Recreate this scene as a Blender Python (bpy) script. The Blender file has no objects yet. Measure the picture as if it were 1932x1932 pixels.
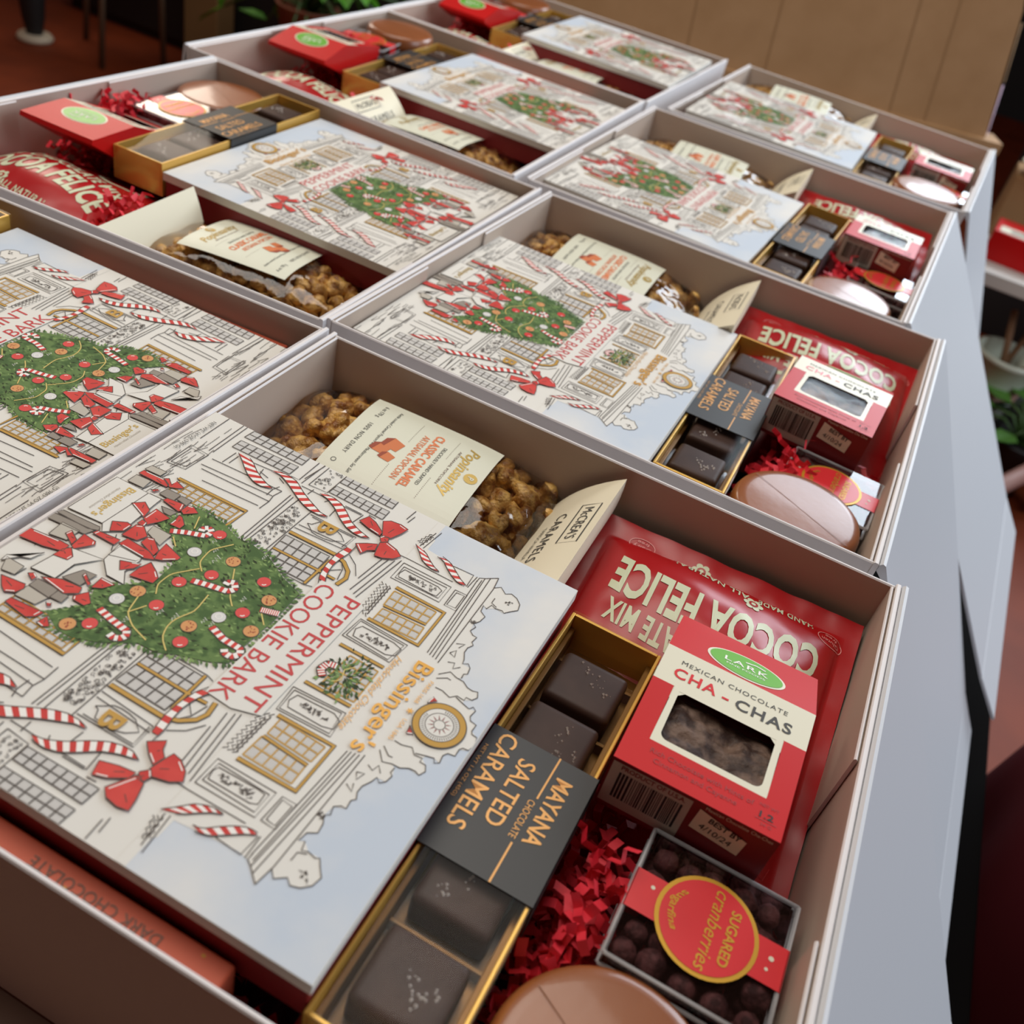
import bpy, math, random, numpy as np
from mathutils import Vector, Matrix, noise
R = math.radians
sc = bpy.context.scene
col = sc.collection
# ---------------------------------------------------------------- camera, world, lights, exposure
cd = bpy.data.cameras.new('camera'); cam = bpy.data.objects.new('camera', cd); col.objects.link(cam)
cam.location = (0.30168666, -0.51675587, 0.34504661)
cam.rotation_euler = (0.88692538, -0.21335132, 0.4464431)
cd.sensor_width = 36; cd.lens = 36 * 1.81467; cd.lens = 36 * 1814.67 / 1932
cd.clip_start = 0.01
cd.dof.use_dof = True; cd.dof.focus_distance = 0.54; cd.dof.aperture_fstop = 8.8
sc.camera = cam
sc.view_settings.view_transform = 'Standard'; sc.view_settings.look = 'None'
sc.view_settings.exposure = -0.48; sc.view_settings.gamma = 1.0
sc.view_settings.use_curve_mapping = False
w = bpy.data.worlds.new('room_ambience'); sc.world = w; w.use_nodes = True
bg = w.node_tree.nodes['Background']; bg.inputs[0].default_value = (1.0, 0.46, 0.34, 1); bg.inputs[1].default_value = 0.085
def area(name, loc, target, sx, sy, power, color):
    l = bpy.data.lights.new(name, 'AREA'); l.shape = 'RECTANGLE'; l.size = sx; l.size_y = sy
    l.energy = power; l.color = color
    o = bpy.data.objects.new(name, l); col.objects.link(o); o.location = loc
    o.rotation_euler = (Vector(target) - Vector(loc)).to_track_quat('-Z', 'Y').to_euler()
    return o
area('ceiling_lamps', (-0.55, 0.5, 2.1), (-0.1, 0.25, 0), 2.0, 1.6, 62, (1.0, 0.93, 0.83))
area('rear_window', (1.25, 3.35, 1.35), (0.2, 0.4, 0.0), 2.2, 1.5, 120, (0.80, 0.90, 1.0))
area('side_window', (2.9, 0.7, 1.15), (0.3, 0.5, -0.1), 1.8, 1.6, 62, (0.76, 0.88, 1.0))
area('far_lamp', (-2.9, 2.7, 1.35), (-0.3, 0.5, 0.0), 1.0, 0.8, 26, (1.0, 0.88, 0.74))

# ---------------------------------------------------------------- materials
def lin(r, g, b):
    f = lambda c: (c / 255 / 12.92) if c <= 10 else ((c / 255 + 0.055) / 1.055) ** 2.4
    return (f(r), f(g), f(b), 1)
def mat(name, rgb, rough=0.6, metal=0.0, spec=0.5, noise_amt=0.0, noise_scale=40, rgb2=None, bump=0.0, bump_scale=80, coat=0.0):
    m = bpy.data.materials.new(name); m.use_nodes = True; nt = m.node_tree
    b = nt.nodes['Principled BSDF']
    b.inputs['Base Color'].default_value = lin(*rgb); b.inputs['Roughness'].default_value = rough
    b.inputs['Metallic'].default_value = metal; b.inputs['Specular IOR Level'].default_value = spec
    b.inputs['Coat Weight'].default_value = coat; b.inputs['Coat Roughness'].default_value = 0.08
    if rgb2 or bump:
        tc = nt.nodes.new('ShaderNodeTexCoord')
    if rgb2:
        n = nt.nodes.new('ShaderNodeTexNoise'); n.inputs['Scale'].default_value = noise_scale; n.inputs['Detail'].default_value = 6
        r = nt.nodes.new('ShaderNodeValToRGB'); r.color_ramp.elements[0].position = 0.5 - noise_amt; r.color_ramp.elements[1].position = 0.5 + noise_amt
        r.color_ramp.elements[0].color = lin(*rgb); r.color_ramp.elements[1].color = lin(*rgb2)
        nt.links.new(tc.outputs['Object'], n.inputs['Vector']); nt.links.new(n.outputs['Fac'], r.inputs['Fac']); nt.links.new(r.outputs['Color'], b.inputs['Base Color'])
    if bump:
        n = nt.nodes.new('ShaderNodeTexNoise'); n.inputs['Scale'].default_value = bump_scale; n.inputs['Detail'].default_value = 3
        bp = nt.nodes.new('ShaderNodeBump'); bp.inputs['Strength'].default_value = bump; bp.inputs['Distance'].default_value = 0.002
        nt.links.new(tc.outputs['Object'], n.inputs['Vector']); nt.links.new(n.outputs['Fac'], bp.inputs['Height']); nt.links.new(bp.outputs['Normal'], b.inputs['Normal'])
    return m
def film(name, tint=(1, 1, 1), rough=0.06, gain=1.0, bump=0.0, bump_scale=60, ior=1.45):
    m = bpy.data.materials.new(name); m.use_nodes = True; nt = m.node_tree; nt.nodes.clear()
    out = nt.nodes.new('ShaderNodeOutputMaterial'); mx = nt.nodes.new('ShaderNodeMixShader')
    t = nt.nodes.new('ShaderNodeBsdfTransparent'); t.inputs[0].default_value = (*tint, 1)
    g = nt.nodes.new('ShaderNodeBsdfGlossy'); g.inputs['Roughness'].default_value = rough
    f = nt.nodes.new('ShaderNodeFresnel'); f.inputs['IOR'].default_value = ior
    mu = nt.nodes.new('ShaderNodeMath'); mu.operation = 'MULTIPLY'; mu.inputs[1].default_value = gain; mu.use_clamp = True
    nt.links.new(f.outputs[0], mu.inputs[0]); nt.links.new(mu.outputs[0], mx.inputs[0])
    nt.links.new(t.outputs[0], mx.inputs[1]); nt.links.new(g.outputs[0], mx.inputs[2]); nt.links.new(mx.outputs[0], out.inputs[0])
    if bump:
        tc = nt.nodes.new('ShaderNodeTexCoord'); n = nt.nodes.new('ShaderNodeTexNoise'); n.inputs['Scale'].default_value = bump_scale
        bp = nt.nodes.new('ShaderNodeBump'); bp.inputs['Strength'].default_value = bump; bp.inputs['Distance'].default_value = 0.004
        nt.links.new(tc.outputs['Object'], n.inputs['Vector']); nt.links.new(n.outputs['Fac'], bp.inputs['Height'])
        nt.links.new(bp.outputs['Normal'], g.inputs['Normal']); nt.links.new(bp.outputs['Normal'], f.inputs['Normal'])
    return m
M = {}
M['card'] = mat('white_card', (226, 222, 222), 0.55, spec=0.3)
M['cardin'] = mat('white_card_lining', (190, 172, 156), 0.6, spec=0.25)  # warm cream lining, darkened so its colour carries the interior shade
M['lidw'] = mat('satin_white_lid', (206, 208, 212), 0.42, spec=0.4)
M['seam'] = mat('card_seam', (150, 140, 138), 0.7)
M['print'] = mat('uncoated_print_paper', (219, 217, 210), 0.62, spec=0.25)
M['sky'] = mat('watercolour_sky', (222, 220, 214), 0.62, spec=0.25, rgb2=(190, 201, 214), noise_amt=0.17, noise_scale=13)
M['ink'] = mat('sepia_ink', (88, 80, 74), 0.7, spec=0.2)
M['pane'] = mat('grey_pane_wash', (196, 194, 190), 0.65, spec=0.2)
M['wash1'] = mat('warm_grey_wash', (184, 178, 166), 0.65, spec=0.2)
M['wash2'] = mat('dark_grey_wash', (146, 138, 128), 0.65, spec=0.2)
M['gold'] = mat('ochre_ink', (186, 144, 62), 0.5, spec=0.3)
M['titlegold'] = mat('gold_lettering_ink', (206, 152, 52), 0.4, metal=0.15)
M['goldfoil'] = mat('gold_foil', (212, 162, 62), 0.3, metal=0.85)
M['red'] = mat('ribbon_red_ink', (208, 74, 66), 0.6, spec=0.25, rgb2=(190, 56, 52), noise_amt=0.2, noise_scale=90)
M['titlered'] = mat('title_red_ink', (188, 46, 50), 0.55)
M['green'] = mat('tree_green_ink', (98, 124, 72), 0.62, spec=0.2, rgb2=(70, 96, 54), noise_amt=0.06, noise_scale=150)
M['green2'] = mat('light_green_ink', (128, 154, 94), 0.62, spec=0.2)
M['green3'] = mat('dark_green_ink', (48, 60, 36), 0.62, spec=0.2)
M['ball'] = mat('bauble_red_ink', (206, 50, 46), 0.5)
M['silver'] = mat('bauble_silver_ink', (206, 206, 204), 0.5)
M['cookieink'] = mat('cookie_ink', (208, 152, 100), 0.65, spec=0.2)
M['yellow'] = mat('garland_yellow_ink', (206, 186, 104), 0.55)
M['white'] = mat('white_ink', (232, 230, 224), 0.6)
M['barkred'] = mat('dark_red_box_board', (126, 18, 26), 0.5)
M['coral'] = mat('coral_wrapper', (218, 106, 78), 0.5, spec=0.35)
M['grey_ink'] = mat('grey_ink', (120, 96, 84), 0.6)
M['label'] = mat('cream_label_paper', (218, 219, 200), 0.42, spec=0.45)
M['labelgold'] = mat('label_gold_ink', (186, 158, 84), 0.4, metal=0.35)
M['orange'] = mat('orange_ink', (226, 128, 78), 0.6)
M['black_ink'] = mat('charcoal_ink', (62, 60, 56), 0.6)
M['caramelpic'] = mat('caramel_picture_ink', (206, 116, 66), 0.6)
M['caramelpic2'] = mat('caramel_picture_shade', (150, 62, 34), 0.6)
M['popcorn'] = mat('caramel_popcorn', (142, 84, 28), 0.34, spec=0.55, rgb2=(244, 198, 112), noise_amt=0.13, noise_scale=120, coat=0.12, bump=0.9, bump_scale=420)
M['film'] = film('cello_film', (0.98, 0.97, 0.95), 0.06, 1.5, 0.55, 45)
M['acetate'] = film('acetate_lid', (0.99, 0.99, 0.99), 0.05, 0.22)
M['windowfilm'] = film('carton_window_film', (0.98, 0.98, 0.98), 0.10, 0.4, 0.2, 30)
M['acrylic'] = film('clear_acrylic', (0.95, 0.94, 0.94), 0.02, 1.5, ior=1.49)
M['acrylicedge'] = mat('acrylic_edge', (228, 230, 234), 0.18); M['acrylicedge'].node_tree.nodes['Principled BSDF'].inputs['Alpha'].default_value = 0.5  # whitish edges: the light they catch is put into the colour
M['cream'] = mat('cream_carton', (230, 222, 196), 0.5, spec=0.35)
M['pouch'] = mat('red_satin_pouch', (164, 14, 20), 0.30, spec=0.5, bump=0.25, bump_scale=28)
M['pouchtext'] = mat('pale_sage_ink', (198, 204, 172), 0.42)
M['pouchtext2'] = mat('pale_pink_ink', (222, 150, 146), 0.42)
M['goldtray'] = mat('gold_tray_board', (222, 176, 84), 0.32, metal=0.45)
M['goldin'] = mat('gold_tray_lining', (120, 84, 34), 0.36, metal=0.5)
M['choc'] = mat('dark_chocolate', (56, 38, 32), 0.5, spec=0.3, rgb2=(68, 48, 40), noise_amt=0.2, noise_scale=60)
M['salt'] = mat('salt_flakes', (206, 200, 194), 0.4)
M['band'] = mat('black_paper_band', (46, 46, 46), 0.45, spec=0.5)
M['copper'] = mat('copper_foil_ink', (216, 160, 92), 0.4, metal=0.25)
M['chared'] = mat('red_carton', (192, 16, 16), 0.4, spec=0.3)
M['chacream'] = mat('cream_carton_print', (222, 218, 196), 0.36, spec=0.5)
M['chadark'] = mat('maroon_carton_side', (122, 22, 26), 0.4)  # maroon ink; on the carton's bottom face it paints in the shade
M['lark'] = mat('green_logo_ink', (98, 172, 44), 0.34)
M['chatext'] = mat('dull_red_ink', (150, 34, 34), 0.5)
M['choccookie'] = mat('crackled_cookie', (58, 38, 30), 0.6, rgb2=(128, 104, 90), noise_amt=0.10, noise_scale=110, bump=1.0, bump_scale=160)
M['berry'] = mat('sugared_cranberry', (58, 24, 28), 0.75, rgb2=(116, 70, 72), noise_amt=0.1, noise_scale=190, bump=0.6, bump_scale=300)
M['candyred'] = mat('red_band_sticker', (214, 46, 52), 0.3, spec=0.5)
M['stickgold'] = mat('gold_sticker_ring', (206, 158, 52), 0.35, metal=0.4)
M['tan'] = mat('milk_chocolate_coating', (146, 86, 48), 0.34, spec=0.5, rgb2=(136, 78, 42), noise_amt=0.2, noise_scale=22, bump=0.05, bump_scale=200, coat=0.35)
M['tancrack'] = mat('coating_crack', (132, 84, 54), 0.5)
M['shred'] = mat('red_crinkle_paper', (206, 28, 46), 0.5, rgb2=(236, 62, 76), noise_amt=0.15, noise_scale=30)
M['shredbed'] = mat('red_paper_bed', (70, 8, 14), 0.8)  # dark sheet under the shreds, shade of the gaps painted in
M['kraft'] = mat('brown_corrugated_board', (172, 136, 98), 0.75, spec=0.2, rgb2=(162, 126, 88), noise_amt=0.2, noise_scale=14)
M['kraftdark'] = mat('board_crease', (150, 116, 80), 0.8, spec=0.2)
M['tape'] = mat('pale_pink_tape', (222, 190, 206), 0.4)
M['table'] = mat('dark_wood_table', (104, 70, 48), 0.45, rgb2=(124, 86, 58), noise_amt=0.2, noise_scale=8)
M['floor'] = mat('red_brown_wood_floor', (128, 54, 24), 0.55, spec=0.25, rgb2=(104, 42, 18), noise_amt=0.2, noise_scale=5)
M['benchblack'] = mat('matt_black_bench', (13, 10, 9), 0.9, spec=0.08)  # black painted for the shaded floor below the lids
M['leafmid'] = mat('mid_green_leaf', (70, 116, 40), 0.5)
M['dark'] = mat('near_black_paint', (26, 24, 24), 0.6)
M['steel'] = mat('dull_steel', (120, 104, 84), 0.4, metal=0.5)
M['foot'] = mat('pale_foot', (196, 182, 160), 0.5)
M['post'] = mat('tan_post', (136, 108, 70), 0.6)
M['leaf'] = mat('bright_leaf', (96, 170, 34), 0.4, rgb2=(58, 120, 24), noise_amt=0.15, noise_scale=10)
M['leafdark'] = mat('dark_leaf', (62, 92, 44), 0.45)
M['terracotta'] = mat('terracotta', (120, 62, 38), 0.7)
M['shelf'] = mat('white_shelf', (196, 190, 182), 0.5)
M['pot'] = mat('glazed_pot', (190, 196, 180), 0.35)
M['potband'] = mat('pot_band', (204, 158, 140), 0.4)
M['plate'] = mat('beige_ceramic', (196, 184, 156), 0.4)
M['rail'] = mat('rosewood_rail', (150, 110, 100), 0.5)
M['burgundy'] = mat('burgundy_cloth', (84, 22, 30), 0.85, spec=0.2)
M['branch'] = mat('bare_branch', (120, 84, 56), 0.7)
M['barcode'] = mat('barcode_black', (20, 18, 18), 0.6)

# ---------------------------------------------------------------- mesh helpers
class MB:
    def __init__(s): s.v = []; s.f = []; s.m = []; s.mats = []; s.map = None
    def mi(s, m):
        if m not in s.mats: s.mats.append(m)
        return s.mats.index(m)
    def add(s, vs, fs, m):
        o = len(s.v); k = s.mi(m)
        s.v.extend([s.map(*p) if s.map else tuple(p) for p in vs])
        for f in fs: s.f.append([o + i for i in f]); s.m.append(k)
    def box(s, x0, x1, y0, y1, z0, z1, m):
        s.hexa([(x0, y0), (x1, y0), (x1, y1), (x0, y1)], z0, z1, m)
    def hexa(s, q, z0, z1, m):
        n = len(q)
        vs = [(x, y, z0) for x, y in q] + [(x, y, z1) for x, y in q]
        fs = [list(range(n))[::-1], list(range(n, 2 * n))] + [[i, (i + 1) % n, n + (i + 1) % n, n + i] for i in range(n)]
        s.add(vs, fs, m)
    def poly(s, pts, z, m):
        a = sum(pts[i][0] * pts[(i + 1) % len(pts)][1] - pts[(i + 1) % len(pts)][0] * pts[i][1] for i in range(len(pts)))
        if a < 0: pts = pts[::-1]
        s.add([(x, y, z) for x, y in pts], [list(range(len(pts)))], m)
    def line(s, pts, wd, z, m):
        n = len(pts); L = []; Rr = []
        for i in range(n):
            a = pts[max(0, i - 1)]; b = pts[min(n - 1, i + 1)]
            dx, dy = b[0] - a[0], b[1] - a[1]; l = math.hypot(dx, dy) or 1e-9
            nx, ny = -dy / l * wd / 2, dx / l * wd / 2
            L.append((pts[i][0] + nx, pts[i][1] + ny, z)); Rr.append((pts[i][0] - nx, pts[i][1] - ny, z))
        s.add(L + Rr, [[n + i, n + i + 1, i + 1, i] for i in range(n - 1)], m)
    def ell(s, cx, cy, rx, ry, z, m, n=28, rx0=0, ry0=0):
        if rx0:
            a = [(cx + rx * math.cos(6.2832 * i / n), cy + ry * math.sin(6.2832 * i / n), z) for i in range(n)]
            b = [(cx + rx0 * math.cos(6.2832 * i / n), cy + ry0 * math.sin(6.2832 * i / n), z) for i in range(n)]
            s.add(a + b, [[i, (i + 1) % n, n + (i + 1) % n, n + i] for i in range(n)], m)
        else:
            a = [(cx, cy, z)] + [(cx + rx * math.cos(6.2832 * i / n), cy + ry * math.sin(6.2832 * i / n), z) for i in range(n)]
            s.add(a, [[0, i + 1, (i + 1) % n + 1] for i in range(n)], m)
    def grid(s, fn, nu, nv, m):
        vs = [fn(i / nu, j / nv) for j in range(nv + 1) for i in range(nu + 1)]
        s.add(vs, [[j * (nu + 1) + i, j * (nu + 1) + i + 1, (j + 1) * (nu + 1) + i + 1, (j + 1) * (nu + 1) + i] for j in range(nv) for i in range(nu)], m)
    def lathe(s, prof, m, n=40, cx=0, cy=0):
        vs = [(cx + r * math.cos(6.2832 * i / n), cy + r * math.sin(6.2832 * i / n), z) for r, z in prof for i in range(n)]
        s.add(vs, [[k * n + i, k * n + (i + 1) % n, (k + 1) * n + (i + 1) % n, (k + 1) * n + i] for k in range(len(prof) - 1) for i in range(n)], m)
    def tube(s, pts, r, m, n=8):
        pts = [Vector(p) for p in pts]; vs = []; N = len(pts)
        rs = r if isinstance(r, (list, tuple)) else [r] * N
        for i in range(N):
            t = (pts[min(N - 1, i + 1)] - pts[max(0, i - 1)]).normalized()
            u = t.cross(Vector((0, 0, 1)) if abs(t.z) < 0.9 else Vector((1, 0, 0))).normalized(); v = t.cross(u)
            for k in range(n):
                a = 6.2832 * k / n; p = pts[i] + (u * math.cos(a) + v * math.sin(a)) * rs[i]; vs.append(tuple(p))
        fs = [[i * n + k, i * n + (k + 1) % n, (i + 1) * n + (k + 1) % n, (i + 1) * n + k] for i in range(N - 1) for k in range(n)]
        fs += [list(range(n))[::-1], list(range((N - 1) * n, N * n))]
        s.add(vs, fs, m)
    def text(s, body, org, right, up, width, height, z, m, bold=0.0, shear=0.0, space=1.0, extra=None, sub=0):
        """fit a line of lettering: org = baseline start, right/up = 2-D unit directions, width x cap height in the plane"""
        vs, fs = glyphs(body, bold, shear, space)
        for _ in range(sub):
            vs = list(vs); mid = {}; nf = []
            def half(i, j):
                k = (min(i, j), max(i, j))
                if k not in mid: mid[k] = len(vs); vs.append(((vs[i][0] + vs[j][0]) / 2, (vs[i][1] + vs[j][1]) / 2))
                return mid[k]
            for f in fs:
                for q in range(1, len(f) - 1):
                    a, b, c = f[0], f[q], f[q + 1]; ab, bc, ca = half(a, b), half(b, c), half(c, a)
                    nf += [[a, ab, ca], [ab, b, bc], [ca, bc, c], [ab, bc, ca]]
            fs = nf
        x1 = max(p[0] for p in vs); x0 = min(p[0] for p in vs); y1 = CAP
        sx = width / (x1 - x0); sy = height / y1
        out = []
        for x, y in vs:
            a = (x - x0) * sx; b = y * sy
            if extra: a, b = extra(a, b)
            out.append((org[0] + right[0] * a + up[0] * b, org[1] + right[1] * a + up[1] * b, z))
        s.add(out, fs, m)
    def build(s, name, parent=None, smooth=False, loc=None, bevel=0.0):
        me = bpy.data.meshes.new(name); me.from_pydata([tuple(p) for p in s.v], [], s.f)
        for m in s.mats: me.materials.append(M[m])
        me.polygons.foreach_set('material_index', s.m)
        if smooth: me.polygons.foreach_set('use_smooth', [True] * len(me.polygons))
        me.update()
        o = bpy.data.objects.new(name, me); col.objects.link(o)
        if parent: o.parent = parent
        if loc: o.location = loc
        if bevel:
            b = o.modifiers.new('edge_softening', 'BEVEL'); b.width = bevel; b.segments = 2; b.limit_method = 'ANGLE'; b.angle_limit = R(40)
        return o
_gc = {}
def glyphs(body, bold=0.0, shear=0.0, space=1.0):
    k = (body, bold, shear, space)
    if k not in _gc:
        c = bpy.data.curves.new('lettering', 'FONT'); c.body = body; c.size = 1; c.offset = bold; c.shear = shear; c.space_character = space
        c.resolution_u = 3; c.fill_mode = 'FRONT'
        o = bpy.data.objects.new('lettering', c); col.objects.link(o)
        me = bpy.data.meshes.new_from_object(o)
        _gc[k] = ([(v.co.x, v.co.y) for v in me.vertices], [list(p.vertices) for p in me.polygons])
        bpy.data.objects.remove(o); bpy.data.curves.remove(c); bpy.data.meshes.remove(me)
    return _gc[k]
CAP = max(p[1] for p in glyphs('H')[0])
def thing(name, label, cat, loc=(0, 0, 0), rot=(0, 0, 0), group=None):
    o = bpy.data.objects.new(name, None); o.empty_display_size = 0.02; col.objects.link(o)
    o.location = loc; o.rotation_euler = rot; tag(o, label, cat, group); return o
def tag(o, label, cat, group=None, kind=None):
    o['label'] = label; o['category'] = cat
    if group: o['group'] = group
    if kind: o['kind'] = kind
    return o
def dup(root, loc, rot, label):
    r = root.copy(); col.objects.link(r); r.location = loc; r.rotation_euler = rot; r['label'] = label
    for ch in list(root.children):
        c = ch.copy(); col.objects.link(c); c.parent = r
        for g in list(ch.children):
            d = g.copy(); col.objects.link(d); d.parent = c
    return r
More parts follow.
